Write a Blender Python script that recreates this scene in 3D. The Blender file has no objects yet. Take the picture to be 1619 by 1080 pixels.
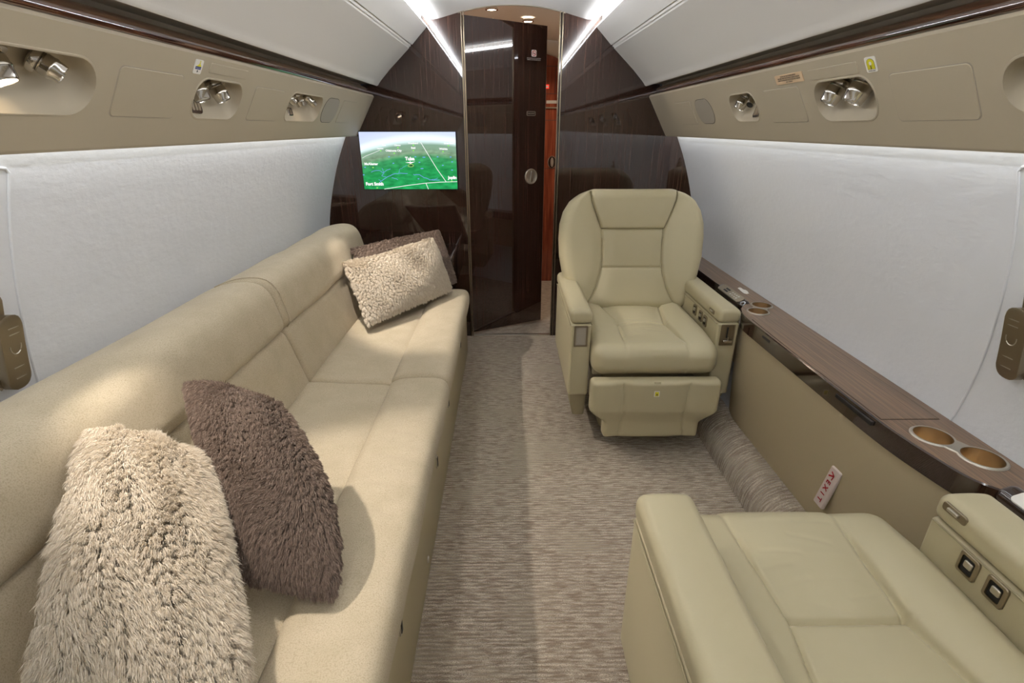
import bpy, bmesh, math, random
import numpy as np
from mathutils import Vector, Matrix
from mathutils.geometry import delaunay_2d_cdt

S = bpy.context.scene
COL = S.collection
PI = math.pi
XC = .033                      # middle of the cabin
YB = 3.1                       # face of the forward bulkhead
Y0 = -3.4                      # aft end of the built cabin

# ------------------------------------------------------------------ camera, world, exposure
F_PX, VPX, VPY, CAM_H = 802., 800., 203., 1.26
PITCH = math.atan((540 - VPY) / F_PX)
YAW = math.atan((809.5 - VPX) / (F_PX / math.cos(PITCH)))
cd = bpy.data.cameras.new('camera'); cam = bpy.data.objects.new('camera', cd); COL.objects.link(cam)
cam.location = (0, 0, CAM_H)
cam.rotation_euler = (PI / 2 - PITCH, 0, -YAW)
cd.sensor_width = 36; cd.lens = F_PX / 1619 * 36; cd.clip_start = .02
S.camera = cam
W = bpy.data.worlds.new('world'); S.world = W; W.use_nodes = True
W.node_tree.nodes['Background'].inputs[0].default_value = (.8, .85, .9, 1)
W.node_tree.nodes['Background'].inputs[1].default_value = .15
S.view_settings.view_transform = 'Standard'; S.view_settings.look = 'None'
S.view_settings.exposure = 0.0; S.view_settings.gamma = 1; S.view_settings.use_curve_mapping = False
CEIL_LED, WALL_LED, SPOT_W = 135., 16., 34.

# ------------------------------------------------------------------ materials
def srgb(r, g, b):
    f = lambda c: c / 255 / 12.92 if c / 255 <= .04045 else ((c / 255 + .055) / 1.055) ** 2.4
    return (f(r), f(g), f(b), 1)

def nm(nt, t, **k):
    n = nt.nodes.new(t)
    for a, b in k.items():
        if a.startswith('i_'): n.inputs[a[2:].replace('_', ' ')].default_value = b
        else: setattr(n, a, b)
    return n

def mat(name, col, rough=.5, metal=0., bump=None, var=None, coat=0., spec=.5, sheen=0., emit=None):
    """bump=(scale xyz, strength, distance, detail); var=(scale xyz, colour2, lo, hi)"""
    m = bpy.data.materials.new(name); m.use_nodes = True; nt = m.node_tree; b = nt.nodes['Principled BSDF']
    b.inputs['Base Color'].default_value = col; b.inputs['Roughness'].default_value = rough
    b.inputs['Metallic'].default_value = metal; b.inputs['Coat Weight'].default_value = coat
    b.inputs['Coat Roughness'].default_value = .02
    b.inputs['Specular IOR Level'].default_value = spec
    if sheen: b.inputs['Sheen Weight'].default_value = sheen; b.inputs['Sheen Roughness'].default_value = .4
    if emit: b.inputs['Emission Color'].default_value = emit[0]; b.inputs['Emission Strength'].default_value = emit[1]
    tc = nm(nt, 'ShaderNodeTexCoord')
    def noise(scale, detail=3, rough=.55):
        mp = nm(nt, 'ShaderNodeMapping'); mp.inputs['Scale'].default_value = scale
        nt.links.new(tc.outputs['Object'], mp.inputs[0])
        n = nm(nt, 'ShaderNodeTexNoise'); n.inputs['Scale'].default_value = 1; n.inputs['Detail'].default_value = detail
        n.inputs['Roughness'].default_value = rough
        nt.links.new(mp.outputs[0], n.inputs['Vector']); return n
    last = None
    if var:
        prev = None
        for k, (sc, c2, lo, hi) in enumerate(var if isinstance(var, list) else [var]):
            n = noise(sc, 4)
            r = nm(nt, 'ShaderNodeMapRange'); r.inputs[1].default_value = lo; r.inputs[2].default_value = hi
            nt.links.new(n.outputs['Fac'], r.inputs[0])
            mx = nm(nt, 'ShaderNodeMix', data_type='RGBA')
            nt.links.new(r.outputs[0], mx.inputs['Factor'])
            if prev: nt.links.new(prev, mx.inputs[6])
            else: mx.inputs[6].default_value = col
            mx.inputs[7].default_value = c2; prev = mx.outputs[2]
        nt.links.new(prev, b.inputs['Base Color'])
    if bump:
        prev = None
        for sc, st, dist, det in (bump if isinstance(bump, list) else [bump]):
            n = noise(sc, det)
            bp = nm(nt, 'ShaderNodeBump'); bp.inputs['Strength'].default_value = st; bp.inputs['Distance'].default_value = dist
            nt.links.new(n.outputs['Fac'], bp.inputs['Height'])
            if prev: nt.links.new(prev, bp.inputs['Normal'])
            prev = bp.outputs[0]
        nt.links.new(prev, b.inputs['Normal'])
    return m

def emis(name, col, st):
    m = bpy.data.materials.new(name); m.use_nodes = True; nt = m.node_tree
    nt.nodes.remove(nt.nodes['Principled BSDF'])
    e = nm(nt, 'ShaderNodeEmission'); e.inputs[0].default_value = col; e.inputs[1].default_value = st
    nt.links.new(e.outputs[0], nt.nodes['Material Output'].inputs[0]); return m

M = {}
M['leather'] = mat('leather', srgb(184, 174, 142), .42, bump=((260, 260, 260), .12, .001, 3), spec=.4)
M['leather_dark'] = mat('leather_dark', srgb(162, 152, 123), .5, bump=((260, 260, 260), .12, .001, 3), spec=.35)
M['seam'] = mat('seam_thread', srgb(120, 108, 78), .7)
M['sofa'] = mat('sofa_fabric', srgb(194, 181, 156), .85, bump=[((520, 520, 520), .45, .0012, 2), ((9, 6, 9), .25, .01, 2)], var=[((14, 14, 14), srgb(185, 172, 146), .35, .7), ((420, 420, 420), srgb(160, 145, 118), .45, .8)], spec=.2, sheen=.1)
M['skirt'] = mat('sofa_skirt_leather', srgb(178, 166, 134), .5, spec=.3)
M['wall'] = mat('wall_felt', srgb(222, 223, 225), .95, bump=[((50, 50, 85), .35, .003, 4), ((12, 12, 20), .2, .01, 2)], spec=.15)
M['panel'] = mat('service_panel_shell', srgb(174, 163, 141), .55, spec=.3)
M['panel_dark'] = mat('panel_gray', srgb(154, 146, 132), .6)
M['headliner'] = mat('headliner', srgb(230, 227, 221), .85, bump=((300, 300, 300), .12, .001, 2), spec=.2)
M['taupe'] = mat('taupe_cove', srgb(214, 204, 188), .7)
M['side_panel'] = mat('console_side_leather', srgb(180, 166, 136), .55, spec=.3)
M['chrome'] = mat('polished_nickel', srgb(205, 200, 192), .12, 1.)
M['brushed'] = mat('brushed_bronze', srgb(150, 138, 118), .35, 1., bump=((500, 30, 500), .2, .001, 2))
M['nickel'] = mat('brushed_nickel', srgb(196, 190, 178), .38, 1.)
M['well'] = mat('cup_well_metal', srgb(220, 198, 164), .34, 1., bump=((300, 300, 8), .3, .001, 2))
M['black'] = mat('black_recess', (.01, .009, .008, 1), .6)
M['darkgroove'] = mat('dark_gap', srgb(52, 46, 38), .8)
M['white'] = mat('white_plastic', srgb(232, 228, 220), .4)
M['placard_pale'] = mat('pale_placard', srgb(222, 208, 202), .35)
M['red'] = mat('red_lettering', srgb(176, 16, 30), .5)
M['yellow'] = mat('yellow_print', srgb(216, 206, 40), .5)
M['blue'] = mat('blue_print', srgb(40, 60, 130), .5)
M['ink'] = mat('ink_print', srgb(40, 38, 40), .6)
M['peach'] = mat('peach_placard', srgb(208, 180, 145), .5)
M['silverprint'] = mat('silver_print', srgb(190, 185, 178), .5)
def fur_mat(name, a, b):
    m = mat(name, a, .75, spec=.25, sheen=.15); nt = m.node_tree; ge = nm(nt, 'ShaderNodeNewGeometry'); mx = nm(nt, 'ShaderNodeMix', data_type='RGBA')
    mx.inputs[6].default_value = a; mx.inputs[7].default_value = b
    nt.links.new(ge.outputs['Random Per Island'], mx.inputs[0]); nt.links.new(mx.outputs[2], nt.nodes['Principled BSDF'].inputs['Base Color'])
    tl = nm(nt, 'ShaderNodeBsdfTranslucent'); nt.links.new(mx.outputs[2], tl.inputs[0]); ms = nm(nt, 'ShaderNodeMixShader'); ms.inputs[0].default_value = .38
    nt.links.new(nt.nodes['Principled BSDF'].outputs[0], ms.inputs[1]); nt.links.new(tl.outputs[0], ms.inputs[2]); nt.links.new(ms.outputs[0], nt.nodes['Material Output'].inputs[0]); return m
M['fur_beige'] = fur_mat('fur_beige', srgb(246, 238, 224), srgb(214, 202, 182))
M['fur_brown'] = fur_mat('fur_brown', srgb(166, 146, 130), srgb(108, 93, 84))
M['suede'] = mat('pillow_back', srgb(150, 134, 118), .9)
M['suede_brown'] = mat('pillow_back_brown', srgb(110, 96, 84), .9)
M['lens_off'] = mat('lens_off', srgb(215, 215, 210), .15)
M['lens_on'] = emis('lens_on', (1, .80, .58, 1), 14)
M['cove_led'] = emis('cove_led', (.93, .965, 1.05, 1), CEIL_LED)
M['wall_led'] = emis('wall_led', (.94, .985, 1.03, 1), WALL_LED)
M['redwood'] = mat('far_red_wood', srgb(150, 80, 54), .15, var=((60, 60, 3), srgb(100, 46, 32), .35, .65), coat=.5)
M['vest_ceiling'] = mat('vestibule_ceiling', srgb(226, 216, 202), .8)

def wood(name, c1, c2, c3, scale, rough=.04, coat=1., spec=.5):
    m = mat(name, c1, rough, coat=coat, spec=spec, var=[(scale, c2, .42, .62), (tuple(s * 3.1 for s in scale), c3, .5, .72)])
    return m
M['wood'] = wood('dark_rosewood', srgb(42, 26, 20), srgb(64, 43, 34), srgb(30, 18, 14), (190, 190, 1.4))
M['wood_rail'] = wood('dark_rosewood_rail', srgb(52, 30, 20), srgb(84, 50, 32), srgb(32, 19, 13), (60, 2.5, 90), .08)
M['wood_top'] = wood('ledge_rosewood', srgb(108, 86, 66), srgb(134, 106, 80), srgb(80, 60, 44), (130, 2.2, 130), .3, .25)
M['wood_edge'] = wood('ledge_edge_wood', srgb(38, 22, 16), srgb(54, 33, 23), srgb(28, 16, 12), (130, 2.2, 130), .1)

def carpet_mat(sc1):
    m = bpy.data.materials.new('ribbed_carpet'); m.use_nodes = True; nt = m.node_tree; b = nt.nodes['Principled BSDF']
    b.inputs['Roughness'].default_value = .95; b.inputs['Specular IOR Level'].default_value = .1
    b.inputs['Sheen Weight'].default_value = .25
    tc = nm(nt, 'ShaderNodeTexCoord')
    def noise(sc, det=3, dist=0):
        mp = nm(nt, 'ShaderNodeMapping'); mp.inputs['Scale'].default_value = sc
        nt.links.new(tc.outputs['Object'], mp.inputs[0])
        n = nm(nt, 'ShaderNodeTexNoise'); n.inputs['Scale'].default_value = 1; n.inputs['Detail'].default_value = det
        n.inputs['Distortion'].default_value = dist
        nt.links.new(mp.outputs[0], n.inputs['Vector']); return n
    def rng(n, a, c):
        r = nm(nt, 'ShaderNodeMapRange'); r.inputs[1].default_value = a; r.inputs[2].default_value = c
        nt.links.new(n.outputs['Fac'], r.inputs[0]); return r.outputs[0]
    def mix(f, a, c):
        x = nm(nt, 'ShaderNodeMix', data_type='RGBA'); nt.links.new(f, x.inputs['Factor'])
        for s, v in ((6, a), (7, c)):
            if isinstance(v, tuple): x.inputs[s].default_value = v
            else: nt.links.new(v, x.inputs[s])
        return x.outputs[2]
    st = noise(sc1, 3, .5); sp = noise((300, 420, 420), 2); bl = noise((3.2, 4.5, 4.5), 3, .6)
    c = mix(rng(st, .38, .60), srgb(150, 134, 116), srgb(216, 204, 184))
    wv = nm(nt, 'ShaderNodeTexWave'); wv.bands_direction = 'Y' if sc1[2] > 50 else 'Y'; wv.inputs['Scale'].default_value = 26; wv.inputs['Distortion'].default_value = 2.2
    wv.inputs['Detail'].default_value = 3; wv.inputs['Detail Scale'].default_value = 2.0
    nt.links.new(tc.outputs['Object'], wv.inputs['Vector'])
    rw = nm(nt, 'ShaderNodeMapRange'); rw.inputs[3].default_value = .0; rw.inputs[4].default_value = .45; nt.links.new(wv.outputs['Fac'], rw.inputs[0])
    c = mix(rw.outputs[0], c, srgb(126, 110, 92))
    c = mix(rng(sp, .45, .72), c, srgb(118, 102, 86))
    c = mix(rng(bl, .52, .72), c, srgb(168, 156, 136))
    nt.links.new(c, b.inputs['Base Color'])
    b1 = nm(nt, 'ShaderNodeBump'); b1.inputs['Strength'].default_value = .8; b1.inputs['Distance'].default_value = .004
    nt.links.new(st.outputs['Fac'], b1.inputs['Height'])
    b3 = nm(nt, 'ShaderNodeBump'); b3.invert = True; b3.inputs['Strength'].default_value = .6; b3.inputs['Distance'].default_value = .004
    nt.links.new(wv.outputs['Fac'], b3.inputs['Height']); nt.links.new(b1.outputs[0], b3.inputs['Normal']); b1 = b3
    b2 = nm(nt, 'ShaderNodeBump'); b2.inputs['Strength'].default_value = .7; b2.inputs['Distance'].default_value = .003
    nt.links.new(sp.outputs['Fac'], b2.inputs['Height']); nt.links.new(b1.outputs[0], b2.inputs['Normal'])
    nt.links.new(b2.outputs[0], b.inputs['Normal'])
    return m
M['carpet'] = carpet_mat((22, 130, 130)); M['duct_carpet'] = carpet_mat((22, 130, 14))

# ------------------------------------------------------------------ mesh building helpers
A_ = np.array
class G:
    def __init__(s): s.v = []; s.f = []; s.m = []; s.n = 0
    def add(s, v, f, m=0):
        v = np.asarray(v, float).reshape(-1, 3); s.v.append(v)
        s.f += [tuple(int(i) + s.n for i in q) for q in f]; s.m += [m] * len(f); s.n += len(v); return s
    def xf(s, fn):
        s.v = [fn(np.concatenate(s.v))]; return s
    def build(s, name, mats, parent=None, sharp=35, recalc=True):
        if not isinstance(mats, (list, tuple)): mats = [mats]
        V = np.concatenate(s.v)
        off = ROOT.get(parent.name, Vector()) if parent else Vector()
        V = V - A_(off)
        me = bpy.data.meshes.new(name); me.from_pydata(V.tolist(), [], s.f)
        for m in mats: me.materials.append(m)
        me.polygons.foreach_set('material_index', A_(s.m, dtype=np.int32))
        if recalc:
            bm = bmesh.new(); bm.from_mesh(me); bmesh.ops.recalc_face_normals(bm, faces=bm.faces[:]); bm.to_mesh(me); bm.free()
        me.shade_smooth(); me.set_sharp_from_angle(angle=math.radians(sharp)); me.update()
        o = bpy.data.objects.new(name, me); COL.objects.link(o)
        if parent: o.parent = parent; ROOT[o.name] = off
        return o
ROOT = {}

def thing(name, label, cat, loc, group=None):
    o = bpy.data.objects.new(name, None); COL.objects.link(o); o.empty_display_size = .05
    o.location = loc; ROOT[o.name] = Vector(loc); o['label'] = label; o['category'] = cat
    if group: o['group'] = group
    return o
def tag(o, label, cat, group=None):
    o['label'] = label; o['category'] = cat
    if group: o['group'] = group
    return o
def struct(o, label=None):
    o['kind'] = 'structure'
    if label: o['label'] = label
    return o

def gridfaces(nu, nv, closed_u=False, closed_v=False):
    f = []
    for i in range(nu if closed_u else nu - 1):
        for j in range(nv if closed_v else nv - 1):
            a = i * nv + j; b = i * nv + (j + 1) % nv; c = ((i + 1) % nu) * nv + (j + 1) % nv; d = ((i + 1) % nu) * nv + j
            f.append((a, b, c, d))
    return f

def rbox(c, size, r, k=4, m=(1, 1, 1)):
    """rounded box: verts, faces, normals; m interior subdivisions per axis"""
    c = A_(c, float); h = A_(size, float) / 2; r = min(r, *(h * .999))
    ax = []
    for i in range(3):
        a = np.linspace(PI / 4, 0, k + 1)[:]
        e = -h[i] + r - r * np.tan(a)
        mid = np.linspace(-h[i] + r, h[i] - r, m[i] + 1)
        p = np.unique(np.round(np.concatenate([e, mid, -e]), 7)); ax.append(p)
    idx = {}; V = []; Fc = []
    def vid(p):
        key = (round(p[0], 6), round(p[1], 6), round(p[2], 6))
        if key not in idx: idx[key] = len(V); V.append(p)
        return idx[key]
    for a in range(3):
        u, w = [i for i in range(3) if i != a]
        for s in (-1, 1):
            g = [[None] * len(ax[w]) for _ in ax[u]]
            for i, pu in enumerate(ax[u]):
                for j, pw in enumerate(ax[w]):
                    p = [0, 0, 0]; p[a] = s * h[a]; p[u] = pu; p[w] = pw; g[i][j] = vid(p)
            for i in range(len(ax[u]) - 1):
                for j in range(len(ax[w]) - 1): Fc.append((g[i][j], g[i + 1][j], g[i + 1][j + 1], g[i][j + 1]))
    V = A_(V); inner = np.clip(V, -(h - r), h - r); d = V - inner
    n = d / np.maximum(np.linalg.norm(d, axis=1, keepdims=True), 1e-9)
    return inner + n * r + c, Fc, n

def box(g, c, size, r=.002, mt=0, k=2): v, f, n = rbox(c, size, r, k); g.add(v, f, mt)

def frame_pts(o, x, y, n, P):
    P = np.asarray(P, float); return A_(o) + P[:, :1] * A_(x) + P[:, 1:2] * A_(y) + P[:, 2:3] * A_(n)

def basis(axis):
    a = A_(axis, float); a /= np.linalg.norm(a); t = A_((0, 0, 1.)) if abs(a[2]) < .9 else A_((0, 1., 0))
    x = np.cross(t, a); x /= np.linalg.norm(x); return x, np.cross(a, x), a

def lathe(g, o, axis, prof, n=28, mt=0):
    x, y, a = basis(axis); V = []
    for r, z in prof:
        for i in range(n):
            t = 2 * PI * i / n; V.append(A_(o) + a * z + (x * math.cos(t) + y * math.sin(t)) * r)
    g.add(V, gridfaces(len(prof), n, False, True), mt)

def tube(g, pts, r, n=8, mt=0):
    pts = A_(pts, float); V = []
    for i, p in enumerate(pts):
        d = pts[min(i + 1, len(pts) - 1)] - pts[max(i - 1, 0)]; x, y, a = basis(d)
        for k in range(n):
            t = 2 * PI * k / n; V.append(p + (x * math.cos(t) + y * math.sin(t)) * r)
    f = gridfaces(len(pts), n, False, True)
    f.append(tuple(range(n))); f.append(tuple(range((len(pts) - 1) * n, len(pts) * n)))
    g.add(V, f, mt)

def rrect(x0, x1, y0, y1, r, k=6):
    P = []
    for cx, cy, a0 in ((x1 - r, y1 - r, 0), (x0 + r, y1 - r, 90), (x0 + r, y0 + r, 180), (x1 - r, y0 + r, 270)):
        for i in range(k + 1):
            a = math.radians(a0 + 90 * i / k); P.append((cx + r * math.cos(a), cy + r * math.sin(a)))
    return P
def circle(cx, cy, r, n=32, ry=None):
    return [(cx + r * math.cos(2 * PI * i / n), cy + (ry or r) * math.sin(2 * PI * i / n)) for i in range(n)]

def cdt(outer, holes=()):
    V = [Vector(p) for p in outer]; E = [(i, (i + 1) % len(outer)) for i in range(len(outer))]
    for h in holes:
        b = len(V); V += [Vector(p) for p in h]; E += [(b + i, b + (i + 1) % len(h)) for i in range(len(h))]
    v, e, f, *_ = delaunay_2d_cdt(V, E, [], 0, 1e-7)
    v = A_([tuple(p) for p in v]); f = A_(f); c = v[f].mean(1)
    def inside(P, c):
        P = A_(P, float); r = np.zeros(len(c), bool)
        for a, b in zip(P, np.roll(P, -1, 0)):
            k = (a[1] > c[:, 1]) != (b[1] > c[:, 1]); 
            if k.any(): xx = a[0] + (c[:, 1] - a[1]) / (b[1] - a[1] + 1e-30) * (b[0] - a[0]); r ^= k & (c[:, 0] < xx)
        return r
    keep = inside(outer, c)
    for h in holes: keep &= ~inside(h, c)
    return [tuple(p) for p in v], f[keep].tolist()

def plate(g, outer, holes, fn, z0, z1, mt=0, mts=None, bev=0.):
    """flat slab with holes; fn maps (a,b,c)->world ; c from z0 (back) to z1 (face)"""
    def inset(P, d):
        P = A_(P, float); n = len(P); area = np.sum(P[:, 0] * np.roll(P[:, 1], -1) - np.roll(P[:, 0], -1) * P[:, 1])
        t = np.roll(P, -1, 0) - np.roll(P, 1, 0); t /= np.maximum(np.linalg.norm(t, axis=1, keepdims=True), 1e-9)
        nn = np.stack([-t[:, 1], t[:, 0]], 1) * (1 if area > 0 else -1); return P + nn * d
    o2 = inset(outer, bev) if bev else outer
    v, f = cdt([tuple(p) for p in o2], holes); g.add(fn(A_([(a, b, z1) for a, b in v])), f, mt)
    v, f = cdt([tuple(p) for p in outer], holes); g.add(fn(A_([(a, b, z0) for a, b in v])), f, mt)
    for L in [outer] + list(holes):
        rings = [(L, z0), (L, z1 - bev)] + ([(o2, z1)] if (L is outer and bev) else [])
        if L is not outer: rings = [(L, z0), (L, z1)]
        V = []
        for P, z in rings: V += [(a, b, z) for a, b in P]
        g.add(fn(A_(V)), gridfaces(len(rings), len(L), False, True), mt if mts is None else mts)

def ident(P): return P
def fr(o, x, y, n): return lambda P: frame_pts(o, x, y, n, P)

def chaikin(P, it=2, closed=True):
    P = A_(P, float)
    for _ in range(it):
        Q = []
        n = len(P)
        for i in range(n if closed else n - 1):
            a, b = P[i], P[(i + 1) % n]; Q += [a * .75 + b * .25, a * .25 + b * .75]
        if not closed: Q = [P[0]] + Q + [P[-1]]
        P = A_(Q)
    return P

def resample(P, step, closed=True):
    P = A_(P, float); Q = np.vstack([P, P[:1]]) if closed else P
    d = np.r_[0, np.cumsum(np.linalg.norm(np.diff(Q, axis=0), axis=1))]; n = max(4, int(d[-1] / step))
    t = np.linspace(0, d[-1], n + 1)[:-1] if closed else np.linspace(0, d[-1], n)
    return np.stack([np.interp(t, d, Q[:, i]) for i in range(Q.shape[1])], 1)

def loft_y(g, prof, y0, y1, r, step=.012, ystep=.02, mt=0, disp=None):
    """closed XZ profile swept along Y with rounded ends"""
    P = resample(prof, step); n = len(P)
    area = np.sum(P[:, 0] * np.roll(P[:, 1], -1) - np.roll(P[:, 0], -1) * P[:, 1])
    t = np.roll(P, -2, 0) - np.roll(P, 2, 0); t /= np.linalg.norm(t, axis=1, keepdims=True)
    N = np.stack([t[:, 1], -t[:, 0]], 1) * (1 if area > 0 else -1)
    ys = list(y0 + r * (1 - np.cos(np.linspace(0, PI / 2, 7)))); m = max(2, int((y1 - y0 - 2 * r) / ystep))
    ys += list(np.linspace(y0 + r, y1 - r, m + 1))[1:-1]; ys += list(y1 - r * (1 - np.cos(np.linspace(PI / 2, 0, 7))))
    V = []
    for y in ys:
        d = min(y - y0, y1 - y); ins = r - math.sqrt(max(0, r * r - max(0, r - d) ** 2)) if d < r else 0
        Q = P - N * ins; X = np.stack([Q[:, 0], np.full(n, y), Q[:, 1]], 1)
        V.append(X)
    V = np.concatenate(V)
    if disp is not None:
        NN = np.tile(np.stack([N[:, 0], np.zeros(n), N[:, 1]], 1), (len(ys), 1)); V = disp(V, NN)
    f = gridfaces(len(ys), n, False, True) + [tuple(range(n)), tuple(range((len(ys) - 1) * n, len(ys) * n))]
    g.add(V, f, mt)

def sheet(g, prof, y0, y1, ny=2, mt=0, prof2=None):
    """open XZ profile swept along Y; prof2 = profile at y1"""
    p = A_(prof, float); q = A_(prof2, float) if prof2 is not None else p; V = []
    for y in np.linspace(y0, y1, ny):
        t = (y - y0) / (y1 - y0); c = p * (1 - t) + q * t
        V += [(a, y, b) for a, b in c]
    g.add(V, gridfaces(ny, len(p)), mt)

_tc = {}
def text_geo(s, size, align='CENTER', bold=0.0):
    cu = bpy.data.curves.new('t', 'FONT'); cu.body = s; cu.size = size; cu.align_x = align; cu.align_y = 'CENTER'
    cu.offset = bold; cu.resolution_u = 3
    o = bpy.data.objects.new('t', cu); COL.objects.link(o); dg = bpy.context.evaluated_depsgraph_get()
    me = bpy.data.meshes.new_from_object(o.evaluated_get(dg))
    v = A_([tuple(x.co) for x in me.vertices]) if len(me.vertices) else np.zeros((0, 3)); f = [tuple(p.vertices) for p in me.polygons]
    bpy.data.objects.remove(o); bpy.data.curves.remove(cu); bpy.data.meshes.remove(me); return v, f
def put_text(g, s, size, fn, cx, cy, c, mt, bold=0.0, align='CENTER', rot=0):
    v, f = text_geo(s, size, align, bold)
    if not len(v): return
    a = math.radians(rot); x = v[:, 0] * math.cos(a) - v[:, 1] * math.sin(a); y = v[:, 0] * math.sin(a) + v[:, 1] * math.cos(a)
    g.add(fn(np.stack([x + cx, y + cy, np.full(len(v), c)], 1)), f, mt)
def poly2(g, P, fn, c, mt):
    v, f = cdt(P); g.add(fn(A_([(a, b, c) for a, b in v])), f, mt)
def line2(g, P, w, fn, c, mt):
    for a, b in zip(P, P[1:]):
        a = A_(a, float); b = A_(b, float); d = b - a; L = np.linalg.norm(d) + 1e-9; n = A_((-d[1], d[0])) / L * w / 2
        Q = [a - n, b - n, b + n, a + n]; g.add(fn(A_([(q[0], q[1], c) for q in Q])), [(0, 1, 2, 3)], mt)

# ------------------------------------------------------------------ cabin shell
WALLP = [(.86, -.02), (.93, .08), (.98, .2), (1.03, .32), (1.06, .45), (1.075, .6), (1.07, .72), (1.043, .88), (.993, 1.07), (.935, 1.22), (.905, 1.285)]
def smooth_open(P, it=2): return chaikin(P, it, False)
wp = smooth_open(WALLP)
def wall_u(z): return float(np.interp(z, wp[:, 1], wp[:, 0]))

g = G(); g.add([(-1.2, Y0, 0), (1.2, Y0, 0), (1.2, 4.6, 0), (-1.2, 4.6, 0), (-1.2, Y0, -.03), (1.2, Y0, -.03), (1.2, 4.6, -.03), (-1.2, 4.6, -.03)],
              [(0, 1, 2, 3), (4, 5, 6, 7), (0, 1, 5, 4), (1, 2, 6, 5), (2, 3, 7, 6), (3, 0, 4, 7)])
struct(g.build('floor', M['carpet']), 'cream and brown ribbed carpet along the aisle')

for s, nme in ((-1, 'left'), (1, 'right')):
    g = G(); P = [(XC + s * u, z) for u, z in wp]; sheet(g, P, Y0, YB + .02, 60)
    back = [(XC + s * (u + .02), z) for u, z in wp]; sheet(g, back, Y0, YB + .02, 2)
    struct(g.build('wall_' + nme, M['wall']), 'white felt covered curved side wall')

def cz(Y, z, k=1.): return z - .016 * k * (YB - Y)
cen = [(0, 1.852), (.09, 1.849), (.17, 1.840), (.26, 1.822), (.34, 1.800), (.405, 1.784), (.440, 1.790), (.475, 1.806)]
cenf = [(XC - u, z) for u, z in cen[::-1]] + [(XC + u, z) for u, z in cen[1:]]
g = G(); cl = smooth_open(cenf, 1)
sheet(g, [(x, cz(Y0, z)) for x, z in cl], Y0, YB, 2, 0, cl); sheet(g, [(x, cz(Y0, z) + .02) for x, z in cl], Y0, YB, 2, 0, [(x, z + .02) for x, z in cl])
struct(g.build('ceiling', M['headliner']), 'pale arched middle ceiling panel')
# thin bright trim that closes the ceiling above the doorway
g = G(); tube(g, [(x, YB - .004, z - .002) for x, z in cl if abs(x - XC) < .30], .0035)
struct(g.build('trim_1', M['nickel']), 'thin arched metal trim over the doorway')

for s, nme in ((-1, 'left'), (1, 'right')):
    q = lambda L: [(XC + s * u, z) for u, z in L]
    def nf(L, ks): return [(x, cz(Y0, z, k)) for (x, z), k in zip(q(L), ks)], q(L)
    t = thing('overhead_panel', 'pale soft overhead panel above the ' + ('sofa, with a grooved seam' if s < 0 else 'armchairs, with a grooved seam'), 'ceiling panel', (XC + s * .55, .7, 1.6))
    L = [(.475, 1.807), (.475, 1.772), (.462, 1.770), (.449, 1.757), (.4475, 1.754), (.452, 1.746), (.49, 1.709), (.530, 1.669)]
    g = G(); n, f_ = nf(L, [1] * len(L)); sheet(g, n, Y0, YB, 2, 0, f_); g.build('upper_section', M['headliner'], t)
    L = [(.530, 1.669), (.535, 1.672), (.540, 1.660), (.543, 1.664), (.548, 1.653)]
    g = G(); n, f_ = nf(L, [1, 1, .95, .95, .93]); sheet(g, n, Y0, YB, 2, 0, f_); g.build('seam_rail', M['headliner'], t)
    L = [(.548, 1.653), (.60, 1.606), (.66, 1.552), (.712, 1.499), (.724, 1.485), (.729, 1.477), (.737, 1.473)]
    g = G(); n, f_ = nf(L, [.93, .6, .3, .1, 0, 0, 0]); sheet(g, n, Y0, YB, 2, 0, f_); g.build('lower_section', M['headliner'], t)
    L = [(.737, 1.473), (.748, 1.477), (.775, 1.483), (.818, 1.483), (.820, 1.455)]
    g = G(); sheet(g, q(L), Y0, YB - .02, 2); g.build('undercut_cove', M['taupe'], t)
    # LED behind the lip of the upper section
    g = G(); a = [(.4505, 1.7610), (.4600, 1.7705)]; n, f_ = nf(a, [1, 1]); sheet(g, n, Y0, YB - .01, 2, 0, f_)
    tag(g.build('ceiling_light_strip', M['cove_led'], recalc=False), 'bright white light strip in the ceiling seam above the ' + ('sofa side' if s < 0 else 'armchair side'), 'light strip', 'ceiling light strips')
    # rail
    L = smooth_open([(.818, 1.458), (.795, 1.465), (.774, 1.462), (.760, 1.451), (.755, 1.437), (.760, 1.427), (.775, 1.424)], 2)
    g = G(); sheet(g, q(L), Y0, YB - .002, 2)
    tag(g.build('wooden_rail', M['wood_rail']), 'glossy dark wood rail above the service panel on the ' + ('sofa side' if s < 0 else 'armchair side'), 'trim rail', 'wooden rails')

# ------------------------------------------------------------------ service panels (PSU)
LP = math.hypot(.113, .196)
def psu_fn(s):
    O = (XC + s * .757, 0, 1.42); t = (s * .113 / LP, 0, -.196 / LP); n = (-s * .196 / LP, 0, -.113 / LP)
    return fr(O, (0, 1, 0), t, n), A_(O), A_(t), A_(n)

def recess(g, fn, y0, y1, s0, s1, r):
    R = []; base = A_(rrect(y0, y1, s0, s1, r, 8)); c = A_(((y0 + y1) / 2, (s0 + s1) / 2)); hw = A_(((y1 - y0) / 2, (s1 - s0) / 2))
    V = []
    lip = [(.0, 0.0), (.0016, .0012), (.0016, .004), (-.003, .0065), (-.016, .009), (-.032, .013), (-.042, .020), (-.046, .030)]
    for d, ins in lip:
        k = (hw - ins) / hw; P = c + (base - c) * k
        if d < -.003: P = P + (0, -.8 * (-d - .003)) * np.clip((P[:, 1:2] - s0) / (s1 - s0), 0, 1)
        V += [(a, b, d) for a, b in P]
    n = len(base); g.add(fn(A_(V)), gridfaces(len(lip), n, False, True) + [tuple(range((len(lip) - 1) * n, len(lip) * n))])
    return [tuple(p) for p in base]

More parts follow.
